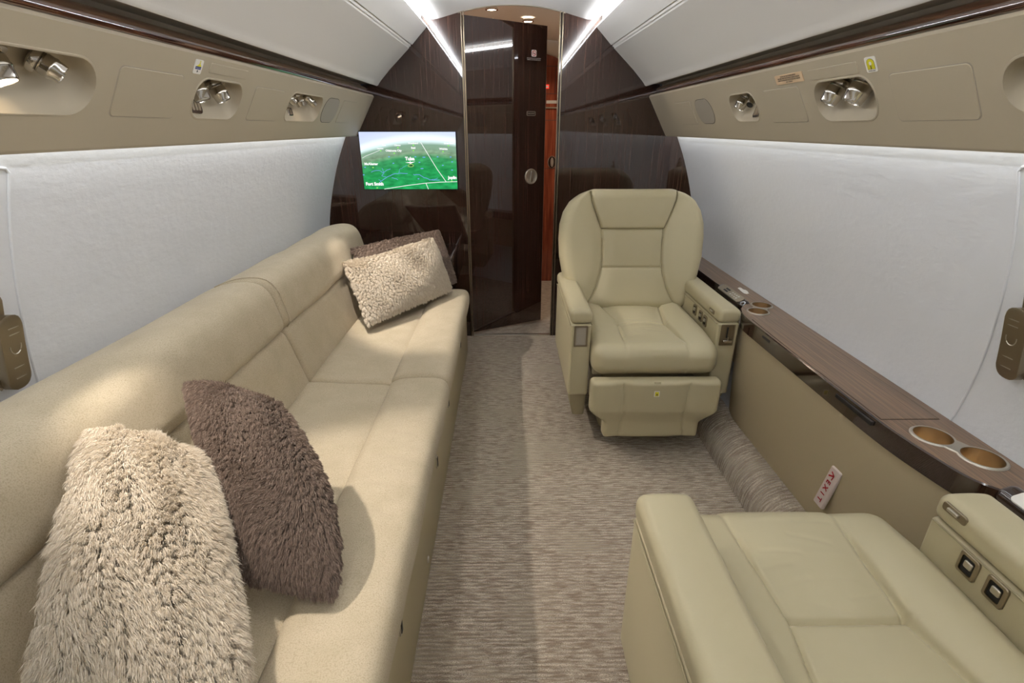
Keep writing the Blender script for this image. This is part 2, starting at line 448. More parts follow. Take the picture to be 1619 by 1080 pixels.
def lamp(fn, O, t, n, Y, sd, axis, R, L, lit, label, kind='reading_light', cat='reading light', group=None, depth=-.03):
    p = fn(A_([(Y, sd, depth)]))[0]; ax = A_(axis, float); ax /= np.linalg.norm(ax)
    th = thing(kind, label, cat, tuple(p), group)
    g = G(); lathe(g, p, ax, [(0, -.014), (R * .9, -.014), (R * 1.28, -.010), (R * 1.33, -.005), (R * 1.28, 0), (R * .95, .001)]); g.build('flange', M['chrome'], th)
    g = G(); lathe(g, p, ax, [(R * .75, -.004), (R * .92, .002), (R, .006), (R, L * .42), (R * 1.03, L * .45), (R * 1.03, L * .55), (R * .97, L * .6), (R * .9, L * .93), (R * .86, L), (R * .78, L), (R * .76, L - .004)]); g.build('barrel', M['chrome'], th)
    g = G(); lathe(g, p, ax, [(R * .78, L - .003), (R * .4, L - .0015), (0.0001, L - .001)]); g.build('lens' if kind == 'reading_light' else 'nozzle', M['lens_on'] if lit else (M['lens_off'] if kind == 'reading_light' else M['black']), th)
    return th, p + ax * (L + .004)

spots = []
SIDE = {-1: dict(rec=[(.72, 1.08, .047, .162, .056), (1.40, 1.645, .048, .160, .048), (1.985, 2.335, .046, .158, .042)],
                 big=[(1.13, 1.342, .054, .158, .012), (1.712, 1.928, .051, .157, .012), (2.60, 2.825, .048, .154, .006)], oval=(2.365, 2.56, .047, .155),
                 strip=(1.435, 1.632, .0115, .0365)),
        1: dict(rec=[(.58, .955, .058, .162, .05), (1.27, 1.517, .052, .167, .048), (1.862, 2.077, .053, .161, .042)],
                big=[(1.006, 1.216, .061, .167, .012), (1.58, 1.793, .058, .164, .012), (2.49, 2.706, .056, .164, .006)], oval=(2.262, 2.448, .056, .162),
                strip=(1.308, 1.512, .0215, .0495))}
for s in (-1, 1):
    fn, O, t, n = psu_fn(s); D = SIDE[s]; sn = 'above the sofa' if s < 0 else 'above the armchairs'
    th = thing('service_panel', 'long cream passenger service panel ' + sn, 'service panel', tuple(fn(A_([(.7, .11, 0)]))[0]))
    hs = [rrect(a, b, c, d, r, 8) for a, b, c, d, r in D['rec']]
    v, f = cdt([(Y0, 0), (YB - .004, 0), (YB - .004, LP), (Y0, LP)], hs)
    g = G(); g.add(fn(A_([(a, b, 0) for a, b in v])), f)
    q = lambda L: [(XC + s * u, z) for u, z in L]
    sheet(g, q([(.775, 1.431), (.768, 1.4305), (.761, 1.427), (.757, 1.42)]), Y0, YB - .004)
    sheet(g, q([(.870, 1.224), (.874, 1.220), (.880, 1.219), (.886, 1.223), (.888, 1.232), (.888, 1.29)]), Y0, YB - .004)
    g.build('shell', M['panel'], th)
    for a, b, c, d, r in D['rec']:
        g = G(); recess(g, fn, a, b, c, d, r); g.build('recessed_bowl', M['panel'], th)
    for a, b, c, d, r in D['big']:
        g = G(); plate(g, rrect(a - .0015, b + .0015, c - .0015, d + .0015, r), [], fn, -.001, .0003, 1)
        plate(g, rrect(a, b, c, d, r), [], fn, -.001, .0016, 0, bev=.001); g.build('access_panel', [M['panel'], M['panel_dark']], th)
    a, b, c, d = D['strip']
    g = G(); plate(g, rrect(a, b, c, d, .004), [], fn, -.001, .0014, 0, bev=.001); g.build('sign_strip', M['panel'], th)
    a, b, c, d = D['oval']
    g = G(); rr = min(b - a, d - c) / 2
    plate(g, rrect(a - .002, b + .002, c - .002, d + .002, .054), [], fn, -.001, .0006, 1); plate(g, rrect(a, b, c, d, .052), [], fn, -.001, .0012, 0)
    g.build('oval_cover', [M['panel_dark'], M['darkgroove']], th)

def dirv(s, dx, dy, dz): return A_((-s * dx, dy, dz))    # dx towards the aisle
fnL, OL, tL, nL = psu_fn(-1); fnR, OR, tR, nR = psu_fn(1)
lamp(fnL, OL, tL, nL, .885, .082, dirv(-1, .35, .05, -1), .025, .042, True, 'lit reading light in the recess above the near end of the sofa')
lamp(fnL, OL, tL, nL, .985, .080, dirv(-1, .6, .42, -.6),   .019, .034, False, 'chrome air nozzle beside the lit reading light above the sofa', 'air_nozzle', 'air nozzle')
lamp(fnL, OL, tL, nL, 1.447, .080, dirv(-1, .35, .0, -1), .023, .042, False, 'unlit chrome reading light next to the switch plate, middle recess above the sofa')
lamp(fnL, OL, tL, nL, 1.548, .080, dirv(-1, .42, .1, -1), .021, .040, False, 'unlit chrome reading light, middle recess above the sofa, nearer the bulkhead')
lamp(fnL, OL, tL, nL, 2.03, .075, dirv(-1, .5, .5, -.7), .015, .036, False, 'small chrome air nozzle at the aft end of the lit recess above the sofa', 'air_nozzle', 'air nozzle')
lamp(fnL, OL, tL, nL, 2.13, .075, dirv(-1, .35, .25, -1), .019, .034, True, 'lit reading light between two air nozzles, third recess above the sofa')
lamp(fnL, OL, tL, nL, 2.24, .075, dirv(-1, .5, .5, -.7), .015, .036, False, 'small chrome air nozzle at the bulkhead end of the lit recess above the sofa', 'air_nozzle', 'air nozzle')
lamp(fnR, OR, tR, nR, 1.452, .086, dirv(1, .45, .1, -1), .024, .044, False, 'chrome reading light above the ledge, nearer the bulkhead in the wide recess')
lamp(fnR, OR, tR, nR, 1.352, .086, dirv(1, .40, .1, -1), .026, .046, False, 'chrome reading light above the ledge beside the yellow placard, wide recess')
lamp(fnR, OR, tR, nR, 2.01, .086, dirv(1, .45, .1, -1), .020, .040, False, 'chrome reading light in the small recess above the forward armchair')
lamp(fnR, OR, tR, nR, 1.925, .086, dirv(1, .6, -.4, -.7), .015, .038, False, 'chrome air nozzle in the small recess above the forward armchair', 'air_nozzle', 'air nozzle')
lamp(fnR, OR, tR, nR, .80, .090, dirv(1, .45, .1, -1), .026, .046, False, 'chrome reading light in the recess above the aft armchair')

def switchplate(s, Y, sd, w, h, label, n=2):
    fn, O, t, nn = psu_fn(s)
    th = thing('switch_plate', label, 'switch', tuple(fn(A_([(Y, sd, -.04)]))[0]))
    tt = lambda P: fn(np.stack([P[:, 0] + P[:, 1] * -.25 * s * -1 + Y, P[:, 1] + sd, P[:, 2] - .0235 + P[:, 1] * .9], 1))
    g = G(); plate(g, rrect(-w / 2, w / 2, -h / 2, h / 2, h * .28), [], tt, -.006, .003, 0, bev=.001); g.build('bezel', M['chrome'], th)
    for i in range(n):
        x = (-w / 2 + w * (i + .5) / n) * .75
        g = G(); plate(g, rrect(x - w * .28 / n, x + w * .28 / n, -h * .3, h * .3, .002), [], tt, 0, .0045, 0); g.build('button', M['brushed'], th)
switchplate(-1, .872, .130, .062, .036, 'metal switch plate under the lit reading light above the near sofa end')
switchplate(-1, 1.462, .130, .056, .034, 'metal switch plate in the middle recess above the sofa', 3)
switchplate(-1, 2.095, .130, .04, .022, 'small bright oval switch plate in the lit third recess above the sofa', 1)
switchplate(1, 1.922, .130, .05, .034, 'dark edged metal switch plate in the small recess above the forward armchair', 3)

# placards on the service panels
def sticker(s, Y, sd, w, h, base, label, draw):
    fn, O, t, n = psu_fn(s)
    f2 = lambda P: fn(np.stack([Y + P[:, 0] * (1 if s < 0 else -1), sd - P[:, 1], P[:, 2]], 1))
    g = G(); plate(g, rrect(-w / 2, w / 2, -h / 2, h / 2, min(w, h) * .12, 3), [], f2, .0003, .0018, 0)
    draw(g, f2)
    tag(g.build('placard', [base, M['yellow'], M['blue'], M['ink'], M['white']], recalc=False), label, 'placard')
def d1(g, f):
    poly2(g, [(-.010, .001), (.011, .001), (.008, .006), (.004, .0045), (.002, .008), (-.003, .005)], f, .0021, 1)
    poly2(g, [(-.001, .004), (.005, .004), (.0042, .0115), (.0012, .0115)], f, .0022, 1); poly2(g, circle(.0027, .0135, .002, 12), f, .0022, 1)
    poly2(g, [(-.012, -.006), (.012, -.006), (.012, .001), (-.012, .001)], f, .0020, 2)
    line2(g, [(-.011, -.0022), (.0, -.003), (.011, -.0022)], .0006, f, .0023, 4)
    poly2(g, [(0, -.014), (.003, -.0105), (0, -.007), (-.003, -.0105)], f, .0021, 3)
sticker(-1, 1.383, .027, .034, .034, M['white'], 'white placard with a yellow figure over blue water above the sofa', d1)
def d2(g, f):
    P = [(-.012, -.010), (.012, -.010), (.012, .004)] + [(.012 * math.cos(a), .004 + .009 * math.sin(a)) for a in np.linspace(0.2, PI - .2, 8)] + [(-.012, .004)]
    poly2(g, [(a * 1.07, b * 1.05) for a, b in P], f, .0020, 3); poly2(g, P, f, .0022, 1)
    poly2(g, circle(0, .003, .0042, 14), f, .0024, 4); poly2(g, [(-.0016, -.010), (.0016, -.010), (.001, -.001), (-.001, -.001)], f, .0025, 3)
    put_text(g, 'UNDER SEAT', .0042, f, 0, -.0138, .0022, 3, .0001)
sticker(1, 1.260, .034, .036, .034, M['white'], 'white placard with a yellow life vest pictogram above the ledge', d2)
def d3(g, f):
    for k, (tx, w) in enumerate((('DO NOT SMOKE AND LEARN', 1), ('SEAT BELT MUST BE FASTENED DURING TAKEOFF', 1), ('CARRY ON BAGS MUST BE STOWED FOR TAKEOFF', 1), ('AND LANDING', 1))):
        put_text(g, tx if k else 'FASTEN SEAT BELTS WHILE SEATED', .0053, f, 0, .0085 - .0057 * k, .0021, 3, .00018)
sticker(1, 1.613, .033, .150, .027, M['peach'], 'peach placard with four lines of small print above the ledge', d3)

# LED above the walls
for s in (-1, 1):
    g = G(); sheet(g, [(XC + s * .893, 1.247), (XC + s * .907, 1.247)], Y0, YB - .02)
    tag(g.build('wall_light_strip', M['wall_led'], recalc=False), 'white light strip hidden behind the service panel ' + ('above the sofa wall' if s < 0 else 'above the ledge wall'), 'light strip', 'wall washing light strips')

# ------------------------------------------------------------------ hatch outlines and latches on the walls
for s, Y in ((-1, .99), (1, 1.01)):
    zs = np.linspace(.45, 1.185, 26)
    sl = .0 if s < 0 else 1
    pts = [(XC + s * (wall_u(z) - .001), Y + (.018 if s < 0 else .05) * ((1.19 - z) / .5) ** 1.6, z) for z in zs]
    pts += [(XC + s * (wall_u(1.193) - .001), Y - .008, 1.193)] + [(XC + s * (wall_u(1.195) - .001), Y - .02 - k * .2, 1.195) for k in range(5)]
    g = G(); tube(g, pts, .0028, 8)
    struct(g.build('trim_%d' % (3 + (s > 0)), M['wall']), 'piped seam outlining the exit hatch in the side wall')
    def wf(P, s=s):    # local (y, z, out) on the wall
        return A_([(XC + s * (wall_u(z) - c), y, z) for y, z, c in P])
    th = thing('latch_handle', 'grey metal latch bar on the wall ' + ('behind the near end of the sofa' if s < 0 else 'above the ledge cup holders'), 'latch', (XC + s * (wall_u(.85) - .02), .95, .85))
    yc = .936 if s < 0 else .957
    def slab(g, y0, y1, z0, z1, r, c0, c1, mt=0):
        P = rrect(y0, y1, z0, z1, r, 6); P = resample(P, .008)
        V = [(a, b, c0) for a, b in P] + [(a, b, c1 - .002) for a, b in P]
        c = P.mean(0); Q = c + (P - c) * .95; V += [(a, b, c1) for a, b in Q]
        nn = len(P); g.add(wf(V), gridfaces(3, nn, False, True) + [tuple(range(2 * nn, 3 * nn)), tuple(range(nn))], mt)
    g = G(); slab(g, yc - .026, yc + .026, .768, .925, .022, .014, .034); gb = g
    g = G(); slab(g, yc - .02, yc + .012, .90, .966, .012, .001, .014); g.build('mounting_plate', M['brushed'], th)
    g = G(); slab(g, yc - .034, yc - .022, .775, .80, .005, .001, .018); g.build('catch', M['chrome'], th)
    g = gb
    for z in (.792, .815):
        slab(g, yc - .014, yc + .014, z, z + .0018, .0008, .030, .0352, 1)
    for z in (.885, .898):
        slab(g, yc - .012, yc + .016, z, z + .0018, .0008, .030, .0352, 1)
    ring = [(yc + .002 + .012 * math.cos(a), .860 + .016 * math.sin(a), .0345) for a in np.linspace(PI * .95, 2.05 * PI, 12)]
    tube(g, wf(ring), .0012, 6, 1); g.build('bar', [M['brushed'], M['nickel']], th)

# ------------------------------------------------------------------ forward bulkhead
yf = lambda P: np.stack([P[:, 0], YB - P[:, 2], P[:, 1]], 1)
DL, DR = -.228, .289
g = G(); plate(g, [(-1.16, 0), (DL, 0), (DL, 1.9), (-1.16, 1.9)], [], yf, -.03, 0, 0)
g.add([(-.885, YB - .0005, 0), (-1.16, 2.93, 0), (-1.16, 2.93, 1.23), (-.885, YB - .0005, 1.23)], [(0, 1, 2, 3)]); 
struct(g.build('wall_front', M['wood']), 'glossy dark rosewood bulkhead panel behind the monitor')
g = G(); plate(g, [(DR, 0), (1.2, 0), (1.2, 1.9), (DR, 1.9)], [], yf, -.03, 0, 0)
g.add([(.945, YB - .0005, 0), (1.2, 2.95, 0), (1.2, 2.95, 1.225), (.945, YB - .0005, 1.225)], [(0, 1, 2, 3)])
struct(g.build('wall_front_right', M['wood']), 'glossy dark rosewood bulkhead panel behind the forward armchair')
g = G()
for x in (DL - .004, DL + .008): box(g, (x, YB - .004, .92), (.006, .012, 1.84), .002)
struct(g.build('trim_5', M['brushed']), 'metal door post edging beside the monitor')
g = G()
for x in (DR - .003, DR + .011): box(g, (x, YB - .004, .92), (.006, .012, 1.84), .002)
struct(g.build('trim_6', M['brushed']), 'metal door post edging beside the forward armchair')
g = G(); box(g, ((DL + DR) / 2, YB + .005, .004), (DR - DL, .022, .010), .002); struct(g.build('trim_7', M['nickel']), 'metal threshold strip')

XH, ZH, XV, ZV, XS, ZS = .421, .983, .417, 1.342, .431, 1.658
# door leaf, hinged beside the monitor and ajar
t = thing('door_1', 'dark glossy wood door standing ajar, hinged on the monitor side', 'door', (-.2, 3.15, 0)); t['kind'] = 'structure'; del t['category']
def leaf(p0, p1, z0, zt0, zt1, name):
    p0 = A_(p0, float); p1 = A_(p1, float); L = np.linalg.norm(p1 - p0); d = (p1 - p0) / L; nn = A_((d[1], -d[0]))
    f = lambda P: np.stack([p0[0] + d[0] * P[:, 0] + nn[0] * P[:, 2], p0[1] + d[1] * P[:, 0] + nn[1] * P[:, 2], P[:, 1]], 1)
    g = G(); plate(g, [(0, z0), (L, z0), (L, zt1), (0, zt0)], [], f, -.026, 0, 0, bev=.001)
    o = g.build(name, M['wood'], t); return f, L, o
fB, LB, oB = leaf((-.221, 3.132), (.240, 3.368), .012, 1.812, 1.800, 'door_leaf')
# handle, vacant plate, symbol, spy marks on leaf B
def onB(x, z): return lambda P: fB(np.stack([P[:, 0] + x, P[:, 1] + z, P[:, 2]], 1))
xB = XH
fh = onB(xB, ZH)
g = G(); c = fh(A_([(0, 0, 0)]))[0]; c1 = fh(A_([(0, 0, 1)]))[0] - c
prof = [(.001, .0015), (.018, .002), (.030, .004), (.037, .0075), (.040, .0085), (.0425, .006), (.043, .0)]
V = []
for r, z in prof:
    for k in range(36): a = 2 * PI * k / 36; V.append((r * math.cos(a), r * 1.08 * math.sin(a), z))
g.add(fh(A_(V)), gridfaces(len(prof), 36, False, True)); hd = g.build('door_handle', M['nickel'], t)
v, f, _n = rbox((0, 0, .010), (.014, .066, .012), .005, 3); g = G(); g.add(fh(v), f); g.build('thumb_turn', M['chrome'], hd)
fv = onB(XV, ZV)
g = G(); plate(g, rrect(-.030, .030, -.0125, .0125, .006), [], fv, 0, .002, 0); plate(g, rrect(-.027, .027, -.0095, .0095, .004), [], fv, .001, .0026, 1)
put_text(g, 'VACANT', .0125, fv, 0, 0, .0032, 0, .0003); g.build('vacant_indicator', [M['nickel'], M['black']], t, recalc=False)
fv = onB(XS, ZS)
g = G(); plate(g, rrect(-.016, .016, -.017, .017, .006), [], fv, 0, .0012, 0)
for k in range(24):
    a, b = 2 * PI * k / 24, 2 * PI * (k + 1) / 24
    line2(g, [(.012 * math.cos(a), .012 * math.sin(a)), (.012 * math.cos(b), .012 * math.sin(b))], .003, fv, .0018, 1)
line2(g, [(-.008, .008), (.008, -.008)], .003, fv, .002, 1); line2(g, [(-.008, -.001), (.008, -.001)], .003, fv, .0016, 2)
put_text(g, 'NO SMOKING IN LAVATORY', .0072, fv, 0, -.026, .0012, 3, .0001); put_text(g, 'FEDERAL LAW PROVIDES FOR A', .0062, fv, 0, -.034, .0012, 3, .0001)
g.build('no_smoking_sticker', [M['white'], M['red'], M['ink'], M['silverprint']], t, recalc=False)

# vestibule beyond
g = G(); sheet(g, [(x * 1.9 - .03, z + .035) for x, z in cl], YB + .03, 4.42); 
struct(g.build('ceiling_vestibule', M['vest_ceiling']), 'warm white ceiling beyond the doorway')
g = G(); xf = lambda P: np.stack([P[:, 0], 4.40 - P[:, 2], P[:, 1]], 1)
arch = [(-1.0, 0), (1.0, 0)] + [(XC + .75 * math.cos(a), 1.30 + .52 * math.sin(a)) for a in np.linspace(0, PI, 24)]
plate(g, arch, [], xf, -.02, 0, 0)
g.add(xf(A_([(-1.2, 0, -.03), (1.2, 0, -.03), (1.2, 2, -.03), (-1.2, 2, -.03)])), [(0, 1, 2, 3)], 1)
for z in (.955, 1.32, 1.03 + .48, 1.70): line2(g, [(.1, z), (.9, z)], .0035, xf, .001, 2)
line2(g, [(.385, 1.51), (.385, 1.70)], .0035, xf, .001, 2)
struct(g.build('wall_vestibule', [M['redwood'], M['vest_ceiling'], M['darkgroove']], recalc=False), 'reddish wood partition seen through the gap in the doorway')
g = G(); g.add([(.62, YB + .03, 0), (.62, 4.4, 0), (.62, 4.4, 1.95), (.62, YB + .03, 1.95), (-.5, YB + .03, 0), (-.5, 4.4, 0), (-.5, 4.4, 1.95), (-.5, YB + .03, 1.95)], [(0, 1, 2, 3), (4, 5, 6, 7)])
struct(g.build('wall_vestibule_side', M['vest_ceiling']), 'pale side walls beyond the doorway')
g = G(); plate(g, circle(.375, 1.005, .035, 30, .048), [], xf, 0, .010, 0, bev=.004); plate(g, circle(.375, 1.005, .012, 20, .036), [], xf, .009, .022, 1, bev=.002)
tag(g.build('oval_pull', [M['chrome'], M['nickel']]), 'polished oval pull on the reddish wood partition beyond the doorway', 'door pull')
g = G(); plate(g, [(.295, 1.545), (.335, 1.545), (.335, 1.573), (.295, 1.573)], [], xf, 0, .006, 0); plate(g, [(.31, 1.552), (.33, 1.552), (.33, 1.565), (.31, 1.565)], [], xf, .006, .0065, 1)
tag(g.build('lit_exit_sign', [emis('lit_red', (1, .05, .03, 1), 1.2), M['white']], recalc=False), 'small lit red sign on the partition beyond the doorway', 'sign')
g = G(); plate(g, [(.318, 1.440), (.40, 1.440), (.40, 1.462), (.318, 1.462)], [], xf, 0, .003, 0)
tag(g.build('metal_placard', M['nickel']), 'small silver placard under the red sign beyond the doorway', 'placard')
g = G(); plate(g, [(.29, 1.405), (.42, 1.405), (.42, 1.415), (.29, 1.415)], [], xf, 0, .02, 0)
tag(g.build('grab_rail', M['brushed']), 'thin dark rail across the partition beyond the doorway', 'rail')
for k, (x, y) in enumerate(((-.076, 3.29), (.138, 3.62))):
    th = thing('downlight', ('round ceiling downlight glowing just inside the doorway' if k == 0 else 'bright rectangular looking downlight above the top edge of the open door'), 'ceiling light', (x, y, 1.862))
    zc = 1.868 if k == 0 else 1.868
    g = G(); lathe(g, (x, y, zc), (0, 0, -1), [(.030, -.01), (.036, 0), (.036, .006), (.028, .008), (.026, .002)]); g.build('ring', M['chrome'], th)
    g = G(); lathe(g, (x, y, zc), (0, 0, -1), [(.027, .004), (.0001, .004)]); g.build('lens', emis('downlight_lens', (1, .82, .62, 1), 30 if k else 12), th)
    ld = bpy.data.lights.new('downlight', 'SPOT'); ld.energy = 14; ld.color = (1, .82, .66); ld.spot_size = 2.6; ld.shadow_soft_size = .025
    lo = bpy.data.objects.new('downlight_lamp', ld); COL.objects.link(lo); lo.location = (x, y, 1.852); lo.parent = None

# ------------------------------------------------------------------ monitor
th = thing('wall_monitor', 'flat monitor on the bulkhead showing a green flight map', 'monitor', (-.553, 3.08, 1.09))
g = G(); box(g, (-.5535, 3.086, 1.088), (.548, .026, .318), .003); g.build('housing', M['black'], th)
sw, sh = .540, .308
sf = lambda P: np.stack([-.5535 - sw / 2 + P[:, 0] * sw, 3.0725 - P[:, 2], 1.088 - sh / 2 + P[:, 1] * sh], 1)
def screen_mat():
    m = bpy.data.materials.new('map_screen'); m.use_nodes = True; nt = m.node_tree; nt.nodes.remove(nt.nodes['Principled BSDF'])
    tc = nm(nt, 'ShaderNodeTexCoord'); mp = nm(nt, 'ShaderNodeMapping'); mp.vector_type = 'POINT'
    nt.links.new(tc.outputs['Object'], mp.inputs[0])
    sx = nm(nt, 'ShaderNodeSeparateXYZ'); nt.links.new(mp.outputs[0], sx.inputs[0])
    def noise(sc, det=5):
        mq = nm(nt, 'ShaderNodeMapping'); mq.inputs['Scale'].default_value = sc; nt.links.new(tc.outputs['Object'], mq.inputs[0])
        n = nm(nt, 'ShaderNodeTexNoise'); n.inputs['Scale'].default_value = 1; n.inputs['Detail'].default_value = det; nt.links.new(mq.outputs[0], n.inputs[0]); return n
    def ma(op, a, b=None):
        n = nm(nt, 'ShaderNodeMath', operation=op)
        for i, v in enumerate((a, b)):
            if v is None: continue
            if isinstance(v, (int, float)): n.inputs[i].default_value = v
            else: nt.links.new(v, n.inputs[i])
        return n.outputs[0]
    # height above the curved horizon, world-size local units (origin at monitor centre)
    x = sx.outputs[0]; z = sx.outputs[2]
    xx = ma('SUBTRACT', x, .08); hz = ma('MULTIPLY', ma('MULTIPLY', xx, xx), .45)
    v = ma('ADD', z, hz)
    v = ma('ADD', v, ma('MULTIPLY', ma('SUBTRACT', noise((6, 6, 20)).outputs['Fac'], .5), .012))
    cr = nm(nt, 'ShaderNodeValToRGB'); r = nm(nt, 'ShaderNodeMapRange'); r.inputs[1].default_value = -.16; r.inputs[2].default_value = .18
    nt.links.new(v, r.inputs[0]); nt.links.new(r.outputs[0], cr.inputs[0])
    e = cr.color_ramp.elements; e[0].position = 0; e[0].color = srgb(38, 158, 88); e[1].position = 1; e[1].color = srgb(196, 206, 240)
    for p, c in ((.35, (40, 150, 82)), (.52, (62, 152, 96)), (.60, (128, 158, 128)), (.72, (128, 160, 138)), (.77, (205, 228, 226)), (.82, (240, 250, 255)), (.9, (205, 216, 245))):
        q = e.new(p); q.color = srgb(*c)
    n2 = noise((22, 22, 55), 6); r2 = nm(nt, 'ShaderNodeMapRange'); r2.inputs[1].default_value = .3; r2.inputs[2].default_value = .75; r2.inputs[3].default_value = .8; r2.inputs[4].default_value = 1.6
    nt.links.new(n2.outputs['Fac'], r2.inputs[0])
    r3 = nm(nt, 'ShaderNodeMapRange'); r3.inputs[1].default_value = .05; r3.inputs[2].default_value = .075; nt.links.new(v, r3.inputs[0])
    mx = nm(nt, 'ShaderNodeMix'); nt.links.new(r3.outputs[0], mx.inputs[0]); nt.links.new(r2.outputs[0], mx.inputs[2]); mx.inputs[3].default_value = 1.25
    em = nm(nt, 'ShaderNodeEmission'); nt.links.new(cr.outputs[0], em.inputs[0]); nt.links.new(mx.outputs[0], em.inputs[1])
    nt.links.new(em.outputs[0], nt.nodes['Material Output'].inputs[0]); return m
g = G(); plate(g, [(0, 0), (1, 0), (1, 1), (0, 1)], [], sf, -.001, 0, 0)
def U(x, y):
    t_ = (y - 155) / 768; return ((x - 133 - 99 * t_) / (1310 - 67 * t_), 1 - t_)
sfl = lambda P: sf(np.stack([P[:, 0], P[:, 1], P[:, 2]], 1))
def st(s_, x, y, px_, m_=1, bold=0.):
    u, v_ = U(x, y); vv, f_ = text_geo(s_, px_ / 768 * 1.35, 'CENTER', bold / 768)
    P = np.stack([u + vv[:, 0] * sh / sw, v_ + vv[:, 1], np.full(len(vv), .0006)], 1); g.add(sfl(P), f_, m_)
st('Tulsa', 830, 508, 46, 1, 3); st('McAlester', 312, 578, 34, 1, 2); st('Fort Smith', 365, 852, 44, 1, 3); st('Joplin', 1405, 765, 40, 1, 3)
st('Oklahoma City', 610, 400, 27, 1, 1.5); st('Enid', 875, 365, 26, 1, 1.5); st('Wichita', 1282, 378, 27, 1, 1.5); st('Woodward', 872, 303, 22, 1, 1)
st('Great Bend', 1355, 305, 22, 1, 1); st('Lawton', 430, 372, 22, 1, 1); st('Clinton', 662, 330, 22, 1, 1); st('Altus', 478, 328, 20, 1, 1)
def sl(P, w, m_): 
    Q = [U(*p) for p in P]
    for a, b in zip(Q, Q[1:]):
        a = A_(a); b = A_(b); d = (b - a) * A_((sw, sh)); L = np.linalg.norm(d) + 1e-9; nn = A_((-d[1], d[0])) / L * w / 2 / A_((sw, sh))
        g.add(sfl(A_([(*(a - nn), .0004), (*(b - nn), .0004), (*(b + nn), .0004), (*(a + nn), .0004)])), [(0, 1, 2, 3)], m_)
sl([(975, 290), (1075, 450), (1200, 650), (1320, 820)], .0030, 1); sl([(495, 922), (800, 872), (1050, 840), (1250, 826), (1470, 820)], .0030, 1); sl([(1050, 840), (1085, 925)], .0030, 1)
sl([(190, 500), (240, 470), (330, 435), (430, 392)], .0018, 1)
def sblob(x, y, rx, ry, m_):
    Q = [U(x + rx * math.cos(a), y + ry * math.sin(a)) for a in np.linspace(0, 2 * PI, 13)[:-1]]; g.add(sfl(A_([(a, b, .0005) for a, b in Q])), [tuple(range(12))], m_)
random.seed(4)
def river(P, w):
    Q = [P[0]]
    for a, b in zip(P, P[1:]):
        for k in range(1, 5): Q.append((a[0] + (b[0] - a[0]) * k / 4 + random.uniform(-7, 7), a[1] + (b[1] - a[1]) * k / 4 + random.uniform(-7, 7)))
    sl(Q, w, 2)
river([(315, 690), (400, 662), (470, 690), (570, 640)], .0026); river([(455, 635), (485, 700), (450, 735), (510, 760)], .0022); river([(430, 830), (510, 770), (600, 720), (690, 705), (800, 700)], .0030)
river([(690, 700), (690, 655), (740, 630), (790, 600)], .0014); river([(590, 765), (680, 795)], .0026); river([(880, 720), (960, 725), (1050, 770), (1120, 800), (1230, 795)], .0032); river([(1120, 800), (1210, 765)], .002); river([(415, 790), (450, 810)], .002)
for x, y in ((550, 482), (905, 482), (1020, 488), (1380, 485), (1205, 482), (610, 568), (960, 556), (1400, 550), (1275, 597), (995, 640), (215, 725), (950, 780), (1400, 660), (230, 622)): sblob(x, y, 22 if x in (995, 1020) else 13, 7, 2)
for x, y in ((338, 625), (620, 435), (877, 328), (878, 398), (1277, 412), (1350, 335), (437, 402), (668, 360), (400, 905), (1397, 812)): sblob(x, y, 12, 9, 3)
g.add(sfl(A_([(*U(*p), .0008) for p in ((768, 556), (830, 552), (834, 528), (842, 552), (905, 546), (860, 566), (842, 576), (822, 566))])), [(0, 1, 2, 3, 4, 5, 6, 7)], 1)
for a0 in range(16):
    a, b = 2 * PI * a0 / 16, 2 * PI * (a0 + 1) / 16; sl([(845 + 38 * math.cos(a), 600 + 17 * math.sin(a)), (845 + 38 * math.cos(b), 600 + 17 * math.sin(b))], .0014, 4)
sblob(848, 600, 20, 8, 5)
g.build('screen', [screen_mat(), emis('map_white', (1, 1, 1, 1), 1.1), emis('map_water', srgb(120, 175, 240), 1), emis('map_city', srgb(150, 240, 110), 1), emis('map_ring', srgb(235, 245, 120), 1), M['ink']], th, recalc=False)

# ------------------------------------------------------------------ end cabinet between sofa and bulkhead
th = thing('end_cabinet', 'small glossy dark wood cabinet between the sofa end and the bulkhead', 'cabinet', (-.65, 2.96, 0))
g = G(); v, f, _n = rbox((-.62, 2.87, .46), (.62, .40, .20), .012, 3); g.add(v, f); g.build('body', M['wood'], th)
g = G(); v, f, _n = rbox((-.62, 2.865, .585), (.64, .42, .03), .012, 3); g.add(v, f); g.build('top', M['wood'], th)

# ------------------------------------------------------------------ sofa
rng = np.random.default_rng(7)
def gro(d, w): return np.exp(-(d / w) ** 2)
def undul(V, N, amp, sc, seed):
    a = np.zeros(len(V)); r = np.random.default_rng(seed)
    for k in range(6):
        w = r.normal(size=3) * sc; a += np.sin(V @ w + r.uniform(0, 6)) / 6 ** .5
    return V + N * (a * amp)[:, None]
def wrinkles(V, N, segs):
    """fabric creases: (p0, p1, width, depth) polylines in world"""
    for p0, p1, w, dp in segs:
        p0 = A_(p0, float); p1 = A_(p1, float); d = p1 - p0; L = np.linalg.norm(d); d = d / L
        q = V - p0; tt = np.clip(q @ d, 0, L); r = np.linalg.norm(q - tt[:, None] * d, axis=1)
        fade = np.sin(PI * np.clip(tt / L, .0, 1)) ** .6
        V = V - N * ((gro(r, w) - .5 * gro(r - 1.8 * w, w)) * dp * fade)[:, None]
    return V
th = thing('sofa', 'long cream fabric sofa along the side wall facing the aisle', 'sofa', (-.6, 1.2, 0))
B1 = 1.58
segs = [(B1 + .002, 2.63), (.30, B1 - .002), (-.98, .296)]
roll = chaikin([(-.722, .648), (-.738, .72), (-.752, .778), (-.785, .812), (-.85, .815), (-.93, .795), (-1.0, .755), (-1.045, .69), (-1.05, .62), (-.95, .60), (-.80, .615)], 3)
